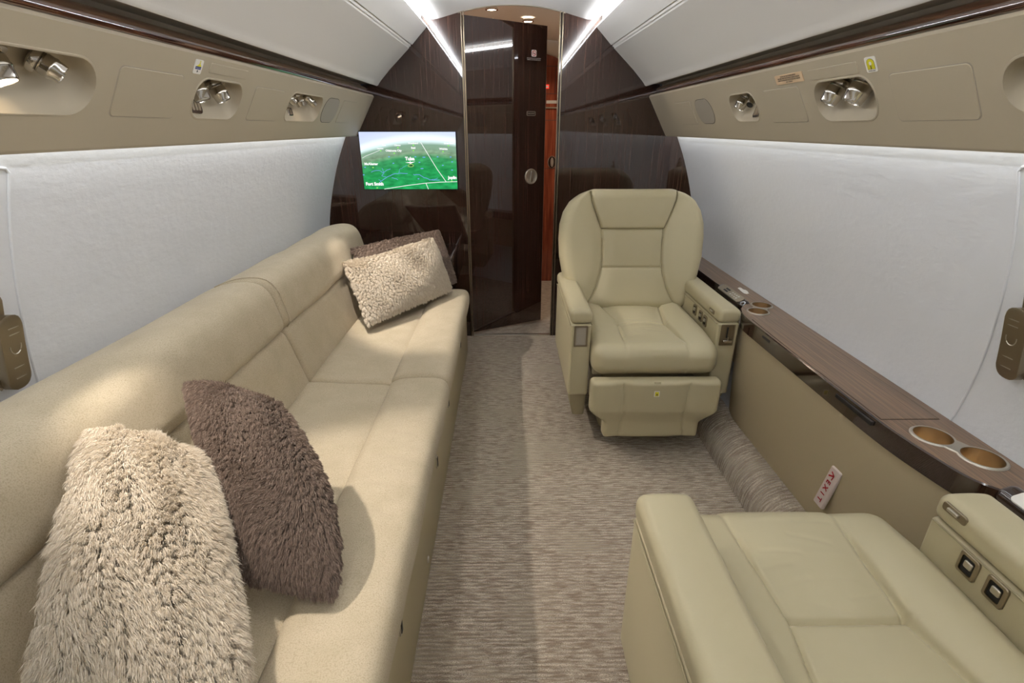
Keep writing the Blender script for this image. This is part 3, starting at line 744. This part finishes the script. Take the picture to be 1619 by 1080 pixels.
lumb = chaikin([(-.672, .425), (-.700, .52), (-.722, .60), (-.735, .640), (-.78, .652), (-.90, .63), (-.90, .45), (-.80, .40), (-.70, .39)], 3)
seat = chaikin([(-.74, .455), (-.66, .456), (-.55, .448), (-.46, .446), (-.415, .444), (-.392, .434), (-.385, .40), (-.385, .34), (-.74, .34)], 2)
bols = chaikin([(-.412, .42), (-.404, .443), (-.392, .456), (-.365, .466), (-.30, .472), (-.235, .470), (-.208, .455), (-.200, .425), (-.205, .375), (-.222, .350), (-.30, .345), (-.412, .345)], 2)
for i, (a, b) in enumerate(segs):
    rs = 30 + i
    e = .028
    g = G(); loft_y(g, roll, a, b, e, .012, .02, 0, lambda V, N: undul(V, N, .0022, 9, rs)); o = g.build('headrest_roll', M['sofa'], th)
    g = G(); loft_y(g, lumb, a, b, .02, .012, .02, 0, lambda V, N: undul(V, N, .002, 9, rs + 10)); g.build('back_cushion', M['sofa'], th)
    W_ = []
    if i == 0: W_ = [((-.38, 2.60, .47), (-.22, 2.62, .47), .02, .003), ((-.62, 1.75, .45), (-.45, 1.70, .45), .03, .002)]
    if i == 1: W_ = [((-.36, 1.14, .47), (-.24, 1.10, .47), .014, .003), ((-.35, 1.02, .47), (-.25, .99, .47), .012, .003), ((-.37, .92, .47), (-.24, .90, .47), .014, .003), ((-.33, 1.24, .47), (-.24, 1.22, .47), .012, .0025)]
    g = G(); loft_y(g, seat, a, b, .022, .012, .02, 0, lambda V, N: wrinkles(undul(V, N, .0022, 10, rs + 20), N, W_)); g.build('seat_cushion', M['sofa'], th)
    g = G(); loft_y(g, bols, a, b, .022, .008, .012, 0, lambda V, N: wrinkles(undul(V, N, .0016, 10, rs + 30), N, W_)); g.build('front_cushion', M['sofa'], th)
# double piping at the break of the back
g = G()
for dy in (-.018, .018):
    P = [(x, B1 + dy + (.0), z) for x, z in roll if x < 0]
# stitched piping follows the front half of the roll and back cushion
front = [(-.745, .60 + .0), (-.7275, .645)]
for dy in (.024,):
    P = A_([p for p in resample(roll, .02)]); P = P[(P[:, 1] > .64) & (P[:, 0] > -.97)]
    P = P[np.argsort(-P[:, 0] - 0 * P[:, 1])] if False else P
    P = P[np.argsort(np.arctan2(P[:, 1] - .70, P[:, 0] + .90))]
    tube(g, [(x + .002, B1 + dy, z + .001) for x, z in P], .0022, 6)
g.build('piping', M['sofa'], th)
# skirt
g = G(); box(g, (-.53, .95, .175), (.58, 3.80, .35), .006)
sk = g.build('skirt', M['skirt'], th)
for k, (y, z) in enumerate(((2.382, .246), (1.80, .239), (1.426, .222), (.794, .244))):
    g = G(); v, f, n_ = rbox((-.239, y, z), (.006, .020, .045), .0028, 3); g.add(v, f); box(g, (-.2355, y, z), (.002, .012, .034), .0005, 1); g.build('belt_slot', [M['nickel'], M['black']], th)
g = G(); g.add(fr((-.2365, 1.136, .085), (0, -1, 0), (0, 0, 1), (1, 0, 0))(A_([(a, b, 0) for a, b in circle(0, 0, .011, 20)] + [(a, b, .004) for a, b in circle(0, 0, .009, 20)])),
      gridfaces(2, 20, False, True) + [tuple(range(20, 40))]); g.build('floor_latch', M['nickel'], th)
# rear deck to the wall
g = G(); box(g, (-.89, .82, .30), (.20, 3.56, .56), .01); g.build('rear_frame', M['skirt'], th)

# ------------------------------------------------------------------ fur pillows
def pillow(label, A, B, C, D, T, mfur, mback, nstr, length, width, seed, comb, bulge=(0, 0, 0, 0), droop=.02, cl=(16, 11), clump=.6):
    """A top-left, B top-right, C bottom-right, D bottom-left in world; T thickness"""
    A, B, C, D = [A_(p, float) for p in (A, B, C, D)]
    nrm = np.cross(B - D, A - C); nrm /= np.linalg.norm(nrm)
    ctr = (A + B + C + D) / 4
    if np.dot(nrm, A_((0, 0, CAM_H)) - ctr) < 0: nrm = -nrm
    ex = (B - A + C - D); ex /= np.linalg.norm(ex); ey = (A - D + B - C); ey /= np.linalg.norm(ey)
    r = np.random.default_rng(seed); ws = r.normal(size=(5, 2)) * 6; ph = r.uniform(0, 6, 5)
    def S_(u, v, side=1):
        u = np.asarray(u)[:, None]; v = np.asarray(v)[:, None]
        P = A * (1 - u) * (1 - v) + B * u * (1 - v) + C * u * v + D * (1 - u) * v
        a = 1 - (2 * u - 1) ** 2; b = 1 - (2 * v - 1) ** 2
        P = P + ex * (b * (-bulge[3] * (1 - u) + bulge[1] * u)) + ey * (a * (bulge[0] * (1 - v) - bulge[2] * v))
        h = (np.clip(a, 0, 1) * np.clip(b, 0, 1)) ** .42
        lump = sum(np.sin(u * ws[k, 0] + v * ws[k, 1] + ph[k]) for k in range(5)) * .03
        return P + nrm * side * T * h * (.5 + .5 * lump * 1.0 + 0) 
    nu, nv = 40, 30
    uu, vv = np.meshgrid((1 - np.cos(np.linspace(0, PI, nu))) / 2, (1 - np.cos(np.linspace(0, PI, nv))) / 2, indexing='ij')
    th = thing('fur_pillow', label, 'pillow', tuple(ctr + (0, 0, -.15)))
    g = G(); g.add(S_(uu.ravel(), vv.ravel(), 1), gridfaces(nu, nv))
    # strands
    u = r.uniform(0, 1, nstr); v = r.uniform(0, 1, nstr); k = nstr // 7
    u[:k] = r.choice([0, 1], k) + 0.; u[k:2 * k] = np.where(r.random(k) < .5, r.beta(1, 14, k), 1 - r.beta(1, 14, k)); v[2 * k:3 * k] = np.where(r.random(k) < .5, r.beta(1, 14, k), 1 - r.beta(1, 14, k))
    e_ = 2e-3
    def nor(u, v):
        uc = np.clip(u, .01, .99); vc = np.clip(v, .01, .99)
        du = S_(uc + e_, vc) - S_(uc - e_, vc); dv = S_(uc, vc + e_) - S_(uc, vc - e_); n = np.cross(du, dv)
        n /= np.linalg.norm(n, axis=1, keepdims=True) + 1e-12; sg = np.sign(n @ nrm)[:, None]; sg[sg == 0] = 1
        return n * sg
    def field(u, v):
        n = nor(u, v)
        a = sum(np.sin(u * ws[k, 1] * 1.3 + v * ws[k, 0] * 1.3 + ph[k] * 2) for k in range(4)) * .55
        b = sum(np.cos(u * ws[k, 0] * 1.5 - v * ws[k, 1] * 1.1 + ph[k]) for k in range(4)) * .45
        d = n * .75 + A_(comb) * 1.15 - ey * .18 + ex * a[:, None] * .2 + ey * b[:, None] * .2
        return d / np.linalg.norm(d, axis=1, keepdims=True)
    root = S_(u, v); d = field(u, v)
    cu = r.random((cl[0] + 1, cl[1] + 1)); cv = r.random((cl[0] + 1, cl[1] + 1))
    gu = np.minimum((u * cl[0]).astype(int), cl[0] - 1); gv = np.minimum((v * cl[1]).astype(int), cl[1] - 1)
    bu = np.zeros(nstr); bv = np.zeros(nstr); best = np.full(nstr, 9.)
    for i in (-1, 0, 1):
        for j in (-1, 0, 1):
            a = np.clip(gu + i, 0, cl[0] - 1); b = np.clip(gv + j, 0, cl[1] - 1)
            x = (a + cu[a, b]) / cl[0]; y = (b + cv[a, b]) / cl[1]; dd = ((x - u) * cl[0]) ** 2 + ((y - v) * cl[1]) ** 2
            m_ = dd < best; best[m_] = dd[m_]; bu[m_] = x[m_]; bv[m_] = y[m_]
    Ls = length * (.75 + .5 * r.random(nstr))[:, None]
    ct = S_(bu, bv) + field(bu, bv) * length
    jit = r.normal(size=(nstr, 3)) * .16
    tip = root + (d + jit) / 1. * Ls; tip = tip * (1 - clump) + (ct + jit * length * .8) * clump
    mid = root * .5 + tip * .5 + nor(u, v) * Ls * .20
    tip = tip + A_((0, 0, -1)) * Ls * .18
    view = A_((0, 0, CAM_H)) - root; sd = np.cross(tip - root, view + r.normal(size=(nstr, 3)) * .5); sd /= np.linalg.norm(sd, axis=1, keepdims=True) + 1e-12
    w = width * (.7 + .6 * r.random(nstr))[:, None]
    V = np.stack([root - sd * w / 2, root + sd * w / 2, mid + sd * w * .45, mid - sd * w * .45, tip], 1).reshape(-1, 3)
    base = np.arange(nstr) * 5
    F4 = np.stack([base, base + 1, base + 2, base + 3], 1).tolist(); F3 = np.stack([base + 3, base + 2, base + 4], 1).tolist()
    g.add(V, F4 + F3, 0)
    g.build('fur_cover', mfur, th, 180, False)
    g = G(); g.add(S_(uu.ravel(), vv.ravel(), -.8), gridfaces(nu, nv)); g.build('smooth_back', mback, th, 60)
    return th
pillow('shaggy cream fur pillow lying along the near end of the sofa', (-.745, .785, .76), (-.60, .83, .655), (-.345, .40, .505), (-.555, .37, .61), .085, M['fur_beige'], M['suede'], 150000, .021, .0011, 3,
       (.0, -.25, -.25), (.012, .015, 0, .01), cl=(22, 40), clump=.62)
pillow('dark brown fur pillow standing on the near sofa seat against the cream one', (-.70, 1.00, .745), (-.50, .97, .705), (-.315, .665, .485), (-.50, .70, .50), .10, M['fur_brown'], M['suede_brown'], 120000, .014, .0010, 5,
       (.0, -.2, -.25), (.01, .055, .0, .0), cl=(30, 44), clump=.55)
pillow('cream fur pillow leaning in front of the brown one at the bulkhead end', (-.735, 2.23, .70), (-.375, 2.53, .755), (-.290, 2.50, .50), (-.60, 2.03, .485), .11, M['fur_beige'], M['suede'], 90000, .016, .0013, 8,
       (.0, -.2, -.25), (-.01, .0, .0, -.01), cl=(44, 27), clump=.6)
pillow('dark brown fur pillow behind the cream one at the bulkhead end', (-.74, 2.39, .735), (-.355, 2.66, .775), (-.27, 2.62, .50), (-.60, 2.25, .49), .09, M['fur_brown'], M['suede_brown'], 40000, .011, .0012, 9,
       (.0, -.2, -.25), (.0, .0, .0, .0), cl=(40, 26), clump=.6)

# ------------------------------------------------------------------ ledge with cup holders along the right wall
th = thing('side_ledge', 'wood topped side ledge with cup holders under the white side wall', 'side ledge', (1.02, 1.4, 0))
inner = [(1.03, Y0), (1.03, .70), (1.029, .775), (1.005, .803), (.975, .828), (.956, .865), (.943, .93), (.931, 1.0), (.924, 1.08), (.921, 1.2), (.919, 1.5), (.917, 1.74), (.916, 1.80), (.921, 1.86), (.938, 1.92), (.965, 1.965), (.992, 1.99), (1.0, 2.02), (.985, 2.06), (.983, 2.3), (.983, YB - .15)]
inn = [tuple(p) for p in resample(chaikin(inner, 2, False), .02, False)]
outl = inn + [(1.106, YB - .1), (1.106, Y0)]
cups = [((1.003, 1.005), (1.045, .918), .040), ((1.044, 1.962), (.995, 1.887), .037)]
def two_circ(c1, c2, r, pad):
    c1 = A_(c1); c2 = A_(c2); d = c2 - c1; L = np.linalg.norm(d); a0 = math.atan2(d[1], d[0]); R = r + pad; P = []
    a = math.acos(min(.999, (L / 2 - .012) / R)) if True else .6
    for k in np.linspace(a, 2 * PI - a, 30): P.append(c1 + R * A_((math.cos(a0 + k), math.sin(a0 + k))))
    for k in np.linspace(a - PI, PI - a, 30): P.append(c2 + R * A_((math.cos(a0 + k), math.sin(a0 + k))))
    return [tuple(p) for p in P]
holes = [two_circ(a, b, r, .002) for a, b, r in cups]
g = G(); plate(g, outl, holes, ident, .535, .590, 0, 1, bev=.003); g.build('ledge_top', [M['wood_top'], M['wood_edge']], th, 30)
lid = [(.934, 1.082), (1.077, 1.082), (1.077, 1.797), (.933, 1.797), (.930, 1.5)]
g = G(); plate(g, [(.9315, 1.0795), (1.0795, 1.0795), (1.0795, 1.7995), (.9305, 1.7995), (.9275, 1.5)], [], ident, .5895, .5903, 1); plate(g, lid, [], ident, .590, .5915, 0, bev=.0006)
g.build('table_lid', [M['wood_top'], M['darkgroove']], th)
for y0, y1 in ((1.62, 1.76), (1.09, 1.24)):
    g = G(); box(g, (.9235, (y0 + y1) / 2, .572), (.012, y1 - y0, .012), .002); g.build('finger_slot', M['black'], th)
for c1, c2, r in cups:
    g = G(); rim = two_circ(c1, c2, r, .006)
    plate(g, rim, [circle(*c1, r - .001), circle(*c2, r - .001)], ident, .586, .5935, 0, bev=.0025)
    hc = g.build('cup_holder', M['nickel'], th, 30)
    for c in (c1, c2):
        g = G(); lathe(g, (c[0], c[1], .592), (0, 0, -1), [(r - .0012, 0), (r - .0012, .047), (r - .006, .052), (.0001, .052)], 40); g.build('cup_well', M['well'], hc)
# side panel below the ledge
g = G(); zs = [.09, .12, .3, .5, .53, .537]; off = [.040, .030, .016, .012, .012, .016]
core = [p for p in inn if p[1] > .56 and p[1] < 1.985]
V = []
for z, o_ in zip(zs, off): V += [(x + o_, y, z) for x, y in core]
g.add(V, gridfaces(len(zs), len(core))); V2 = [(1.10, y, z) for z in (.09, .53) for x, y in (core[0], core[-1])]
g.add([(core[-1][0] + .03, core[-1][1], .0), (1.1, core[-1][1], .0), (1.1, core[-1][1], .53), (core[-1][0] + .012, core[-1][1], .53)], [(0, 1, 2, 3)])
g.build('side_panel', M['side_panel'], th, 50)
# straight low panels behind the seats
g = G(); box(g, (1.05, -.52, .41), (.07, 2.2, .24), .01); g.build('low_panel', M['side_panel'], th); g = G(); box(g, (1.055, 2.48, .41), (.08, .98, .24), .01); g.build('low_panel', M['side_panel'], th)
# control panels
def ctrl(yc, L, plate_m, xc, label, white=False):
    n1 = 'control_panel'
    c = thing(n1, label, 'control panel', (xc, yc, .58))
    g = G(); v, f, n_ = rbox((0, 0, 0), (.05, L, .05), .018, 5, (2, 8, 2)); 
    tilt = math.radians(24)
    R_ = lambda P: np.stack([xc + P[:, 0] * math.cos(tilt) - P[:, 2] * math.sin(tilt), yc + P[:, 1], .573 + P[:, 0] * math.sin(tilt) + P[:, 2] * math.cos(tilt)], 1)
    g.add(R_(v), f); g.build('pod', M['wood_edge'], c)
    fp = lambda P: R_(np.stack([-P[:, 1] * -1, -P[:, 0], .024 + P[:, 2]], 1))
    w = L * .80
    g = G(); plate(g, rrect(-w / 2, w / 2, -.019, .019, .012), [], fp, 0, .004, 0, bev=.001)
    for k in range(2): plate(g, rrect(-.06 if not white else -.05, -.02, -.010 + k * .012, -.002 + k * .012, .001, 2), [], fp, .003, .0046, 1)
    for k in range(4):
        for j in range(2): plate(g, rrect(.005 + k * .02, .017 + k * .02, -.010 + j * .012, -.003 + j * .012, .002, 2), [], fp, .003, .0052, 2)
    g.build('face_plate', [plate_m, M['black'], M['nickel']], c)
ctrl(2.115, .27, M['brushed'], .990, 'olive metal control panel in a dark pod on the ledge beside the forward armchair')
ctrl(.655, .34, M['white'], 1.012, 'dark glossy control pod with a white plate, beside the armchair that faces the bulkhead', True)
# worn white label on the ledge
g = G(); random.seed(2); P = []
for k in range(26):
    a = 2 * PI * k / 26; r_ = random.uniform(.7, 1.1); P.append((1.058 + .014 * r_ * math.cos(a), 2.165 + .055 * r_ * math.sin(a)))
plate(g, P, [], ident, .590, .5912, 0); tag(g.build('torn_label', M['white']), 'torn white paper label on the ledge beside the control panel', 'label')
# exit placard
th2 = thing('exit_sign', 'white rectangular placard reading EXIT in red on the ledge side panel', 'sign', (.932, 1.185, .295))
fe = fr((.9300, 1.1835, .298), (.0, -1, .0), (.09, -.13, 1), (-1, 0, .09))
g = G(); plate(g, rrect(-.022, .022, -.071, .071, .006), [], fe, -.004, .005, 0, bev=.003)
for k, ch in enumerate('EXIT'): put_text(g, ch, .024, fe, -.002, .020 - .022 * k, .0058, 1, .0008, rot=-90)
line2(g, [(-.013, .038), (.006, .048)], .005, fe, .0058, 1)
line2(g, [(.006, .048), (-.008, .056)], .004, fe, .0058, 1); line2(g, [(.006, .049), (.004, .032)], .004, fe, .0058, 1)
g.build('plate', [M['placard_pale'], M['red']], th2, recalc=False)

# carpeted duct along the floor
P = [(.848, -.01), (.848, .03), (.856, .07), (.878, .105), (.91, .128), (.945, .137), (.975, .137), (.975, -.01)]
g = G(); loft_y(g, chaikin(P, 1), Y0 + .1, 2.2, .004, .01, .1)
tag(g.build('floor_duct', M['duct_carpet']), 'rounded carpet covered duct running along the floor under the ledge', 'floor duct')

# ------------------------------------------------------------------ club chairs
def dist_poly(X, Z, P):
    best = np.full(len(X), 9.)
    for (a, b), (c, d) in zip(P, P[1:]):
        vx, vz = c - a, d - b; L2 = vx * vx + vz * vz; t_ = np.clip(((X - a) * vx + (Z - b) * vz) / L2, 0, 1)
        best = np.minimum(best, np.hypot(X - a - t_ * vx, Z - b - t_ * vz))
    return best
def club_chair(label, cx, y0, fl, recline, armL, armR):
    """local: x across, y from the seat front backwards; fl=1 faces -Y, fl=-1 faces +Y"""
    t = thing('club_chair', label, 'armchair', (cx, y0 + fl * .3, 0))
    def tr(V): V = np.asarray(V, float); return np.stack([cx + V[:, 0], y0 + fl * V[:, 1], V[:, 2]], 1)
    def part(name, g, m_, sharp=50, parent=None): g.xf(tr); return g.build(name, m_, parent or t, sharp)
    # seat cushion
    sxs = .122
    v, f, n_ = rbox((0, .27, .418), (.498, .54, .128), .048, 7, (150, 160, 12))
    X, Y, Z = v.T; top = np.clip(n_[:, 2], 0, 1)
    topm = np.clip((n_[:, 2] + .3) * 1.2, 0, 1); frontm = np.clip(-n_[:, 1], 0, 1)
    half = sxs - .02 * np.clip(Y / .3, 0, 1) + .035 * np.clip((Y - .28) / .2, 0, 1)
    dS = np.abs(np.abs(X) - half); dC = np.abs(Y - .285 + .012 * (X / .12) ** 2) + .6 * np.clip(np.abs(X) - half, 0, 1)
    deep = np.clip((Y - .02) / .12, .25, 1) 
    up = -.011 * gro(dS, .0055) * deep - .010 * gro(dC, .006)
    wo = .5 * (1 + np.tanh((np.abs(X) - half) / .009)); up += .010 * (1 - gro(dS, .045)) * deep + .006 * (1 - wo) * (1 - gro(dC, .04))
    up += -.012 * (1 - wo) * np.clip(Y / .2, 0, 1) + .010 * wo * np.clip(Y / .2, 0, 1) * gro(np.abs(X) - .19, .09)
    up = up * topm - .003 * gro(dS, .004) * frontm * (1 - topm)
    bulge = .012 * frontm * (1 - ((Z - .418) / .064) ** 2)
    v = v + np.stack([0 * X, -bulge, up], 1)
    r_ = np.random.default_rng(11 if fl > 0 else 12)
    for k in range(10):
        x0 = r_.uniform(-.09, .09); yy = r_.uniform(.05, .5); an = r_.uniform(-.5, .5)
        d_ = dist_poly(v[:, 0], v[:, 1], [(x0 - .04 * math.cos(an), yy - .03 * math.sin(an)), (x0 + .03, yy + .03 * math.sin(an))]); v[:, 2] -= .0010 * gro(d_, .006) * topm
    g = G(); g.add(v, f); part('seat_cushion', g, M['leather'])
    # base of the seat and pedestal
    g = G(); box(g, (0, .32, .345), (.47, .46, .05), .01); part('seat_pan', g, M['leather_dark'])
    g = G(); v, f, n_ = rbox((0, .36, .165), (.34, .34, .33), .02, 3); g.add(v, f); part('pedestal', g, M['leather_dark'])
    # leg rest
    v, f, n_ = rbox((0, -.012, .222), (.512, .055, .268), .018, 4, (80, 2, 50)); X, Y, Z = v.T
    k = np.clip((Z - .155) / .075, 0, 1); k = k * k * (3 - 2 * k); v[:, 0] = X * (.76 + .24 * k); v[:, 1] = Y + .0 + .018 * (1 - k)
    fm = np.clip(-n_[:, 1], 0, 1); zz = (Z - .09) / .27
    lx = .122 - .030 * (zz - .5) * 0 + .022 * (1 - zz) ** 2 * 0 + .012 * np.sin(zz * PI) * -1 + .012
    dS = np.abs(np.abs(v[:, 0]) - lx); v[:, 1] += (.005 * gro(dS, .0035) - .008 * (1 - gro(dS, .04))) * fm
    g = G(); g.add(v, f); lr = part('leg_rest', g, M['leather'])
    g = G(); box(g, (.0, -.041, .33), (.026, .004, .05), .001, 0); box(g, (0, -.045, .305), (.024, .006, .028), .0025, 1); box(g, (0, -.0485, .305), (.014, .002, .018), .0005, 2); box(g, (0, -.0498, .303), (.004, .001, .008), .0003, 3)
    part('vest_tag', g, [M['leather'], M['white'], M['yellow'], M['ink']])
    # arms
    for sx, prm in ((-1, armL), (1, armR)):
        xo, xi, yf_, yb_, zt = prm            # outer x, inner x, front y, back y, top
        w = abs(xo - xi); xc_ = (xo + xi) / 2; zc_ = zt - .052
        v, f, n_ = rbox((xc_, (yf_ + yb_) / 2, (.235 + zc_) / 2), (w, yb_ - yf_, zc_ - .235), .010, 3, (2, 20, 8))
        g = G(); g.add(v, f); arm = part('arm', g, M['leather'])
        v, f, n_ = rbox((xc_, (yf_ + yb_) / 2, (zt + zc_) / 2 + .001), (w + .004, yb_ - yf_ + .006, zt - zc_ + .002), .019, 6, (6, 30, 4)); v[:, 2] += .004 * (1 - ((v[:, 0] - xc_) / (w / 2)) ** 2) * (n_[:, 2] > 0)
        g = G(); g.add(v, f); cp = part('arm_pad', g, M['leather'], parent=t)
        v, f, n_ = rbox((xc_, (yf_ + yb_) / 2 + .01, .175), (w * .96, yb_ - yf_ - .02, .13), .010, 3, (2, 10, 8)); kk = np.clip((.235 - v[:, 2]) / .13, 0, 1); v[:, 1] += np.where(v[:, 1] < yf_ + .1, .03 * kk, -.08 * kk); v[:, 0] = np.where((v[:, 0] - xc_) * sx > 0, v[:, 0] - sx * .030 * kk, v[:, 0])
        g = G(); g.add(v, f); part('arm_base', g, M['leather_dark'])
        # piped line along the outer side and inner side
        g = G(); xx = xi - sx * (-.0015); 
        for xq in (xi - sx * .0015, xo + sx * .0015):
            tube(g, [(xq, y, zc_ - .004 + .0 * y) for y in np.linspace(yf_ + .008, yb_ - .01, 12)], .0018, 6)
        part('arm_piping', g, M['leather_dark'])
        # front recess with metal frame
        ff = lambda P: np.stack([P[:, 0] + xc_, yf_ - P[:, 2], P[:, 1]], 1)
        h0, h1 = zc_ - .095, zc_ - .006; hw = w * .33
        ox = (.012 if sx > 0 else .006)
        g = G(); plate(g, rrect(-hw + ox * 0, hw, h0, h1, .004), [rrect(-hw + .007, hw - .007, h0 + .007, h1 - .007, .003)], ff, -.002, .0022, 0, bev=.0008)
        plate(g, rrect(-hw + .006, hw - .006, h0 + .006, h1 - .006, .003), [], ff, -.004, .0008, 1)
        fp = part('latch_frame', g, [M['brushed'], M['panel_dark'] if sx < 0 else M['brushed']])
        if sx > 0:
            g = G(); box(g, (xc_ - .002, yf_ - .003, (h0 + h1) / 2 + .012), (.005, .004, .045), .001, 1); box(g, (xc_, yf_ - .010, h0 + .022), (hw * 1.3, .012, .012), .003, 0); box(g, (xc_, yf_ - .012, h0 + .032), (.004, .006, .022), .001, 0)
            part('recline_lever', g, [M['chrome'], M['black']])
            # controls on the inner face
            fi = lambda P: np.stack([xi - P[:, 2], P[:, 0] * -1 * 1 + 0, P[:, 1]], 1)
            for q, (yy, zz_) in enumerate(CTRL[fl]):
                s_ = .023
                f3 = lambda P, yy=yy, zz_=zz_: np.stack([xi - P[:, 2], yy + P[:, 0], zz_ + P[:, 1]], 1)
                g = G(); plate(g, rrect(-s_ * .85, s_ * .85, -s_, s_, .007), [rrect(-s_ * .85 + .0065, s_ * .85 - .0065, -s_ + .0065, s_ - .0065, .004)], f3, -.001, .0045, 0, bev=.0015)
                plate(g, rrect(-s_ * .85 + .003, s_ * .85 - .003, -s_ + .003, s_ - .003, .004), [], f3, -.001, .0012, 1)
                v, f, n_ = rbox((.002, .003, .0035), (.017, .015, .007), .0034, 3); g.add(f3(v), f, 2)
                part('control_button', g, [M['brushed'], M['black'], M['nickel']], 40)
            yy, zz_ = PLT[fl]
            f3 = lambda P: np.stack([xi - .002 - P[:, 2], yy + P[:, 0], zz_ + P[:, 1]], 1)
            g = G(); plate(g, rrect(-.026, .026, -.009, .009, .006), [], f3, -.002, .002, 0, bev=.001); v, f, n_ = rbox((0, .001, .004), (.024, .007, .006), .002, 3); g.add(f3(v), f, 1)
            part('slide_switch', g, [M['brushed'], M['nickel']], 40)
    # backrest
    H_ = .56; zb = .455
    v, f, n_ = rbox((0, 0, H_ / 2), (.60, .125, H_), .050, 7, (180, 3, 160)); X, Y, Z = v.T.copy()
    hh = np.clip(Z / H_, 0, 1)
    hw = np.interp(hh, [0, .15, .3, .45, .6, .72, .82, .90, .96, 1.0], [.265, .292, .318, .334, .338, .334, .318, .290, .250, .208]) / .30
    v[:, 0] = X * hw; v[:, 2] = Z - .0 * (X / .3) ** 2
    fm = np.clip(-n_[:, 1] * 1.5, 0, 1); X, Z = v[:, 0], v[:, 2]; AX = np.abs(X)
    z1, z2 = .378, .200
    Pv = [(.205, .58), (.19, .50), (.165, .43), (.144, z1), (.139, .31), (.139, .23), (.146, .18), (.165, .11), (.205, .03), (.22, -.02)]
    dV = dist_poly(AX, Z, Pv); inside = AX < np.interp(Z, [p[1] for p in Pv[::-1]], [p[0] for p in Pv[::-1]])
    dH = np.where(inside, np.abs(Z - z1), 9); dH2 = np.where(inside, np.abs(Z - z2), 9)
    dp = -.009 * gro(dV, .0045) - .006 * gro(dH, .0045) - .005 * gro(dH2, .006)
    dp += .010 * (1 - gro(dV, .035)) + np.where(inside, .004 * (1 - gro(np.minimum(dH, dH2), .03)), 0) + np.where(inside & (Z > z1), .010, 0)
    dp += .010 * np.clip((.30 - Z) / .3, 0, 1) * (~inside)
    v[:, 1] -= dp * fm; v[:, 1] += .020 * (AX / .33) ** 2 * -1 * (1 - fm * 0) 
    a = recline; yb0, zb0 = .50, zb
    y_, z_ = v[:, 1].copy(), v[:, 2].copy(); v[:, 1] = yb0 + y_ * math.cos(a) + z_ * math.sin(a) + .05; v[:, 2] = zb0 - y_ * math.sin(a) + z_ * math.cos(a) - .005
    g = G(); g.add(v, f); part('backrest', g, M['leather'])
    return t
CTRL = {1: ((.330, .520), (.258, .517), (.205, .514)), -1: ((.222, .537), (.277, .537))}
PLT = {1: (.150, .578), -1: (.165, .606)}
club_chair('cream leather armchair facing the camera in front of the bulkhead', .584, 1.785, 1, math.radians(13), (-.332, -.250, .072, .66, .603), (.336, .250, .078, .66, .603))
club_chair('cream leather armchair facing the bulkhead, with its seat and both arms seen from above', .588, .895, -1, math.radians(62), (-.345, -.240, .125, .62, .625), (.335, .238, .122, .60, .618))

# ------------------------------------------------------------------ aft end wall
g = G(); g.add([(-1.2, Y0, 0), (1.2, Y0, 0), (1.2, Y0, 1.9), (-1.2, Y0, 1.9)], [(0, 1, 2, 3)])
struct(g.build('wall_back', M['headliner']), 'aft end of the cabin')

# ------------------------------------------------------------------ the light of the reading lamps
def spot(loc, target, W_, size, col=(1, .90, .80), rad=.012, blend=.35):
    ld = bpy.data.lights.new('reading_lamp', 'SPOT'); ld.energy = W_; ld.color = col; ld.spot_size = math.radians(size); ld.spot_blend = blend; ld.shadow_soft_size = rad
    lo = bpy.data.objects.new('reading_lamp', ld); COL.objects.link(lo); lo.location = loc
    lo.rotation_euler = (Vector(target) - Vector(loc)).to_track_quat('-Z', 'Y').to_euler()
p = fnL(A_([(.885, .11, .03)]))[0]; spot(p, (-.24, .82, .3), SPOT_W * .9, 66, blend=.5)
p = fnL(A_([(2.13, .11, .02)]))[0]; spot(p, (.05, 2.40, 0), SPOT_W, 68, blend=.4)
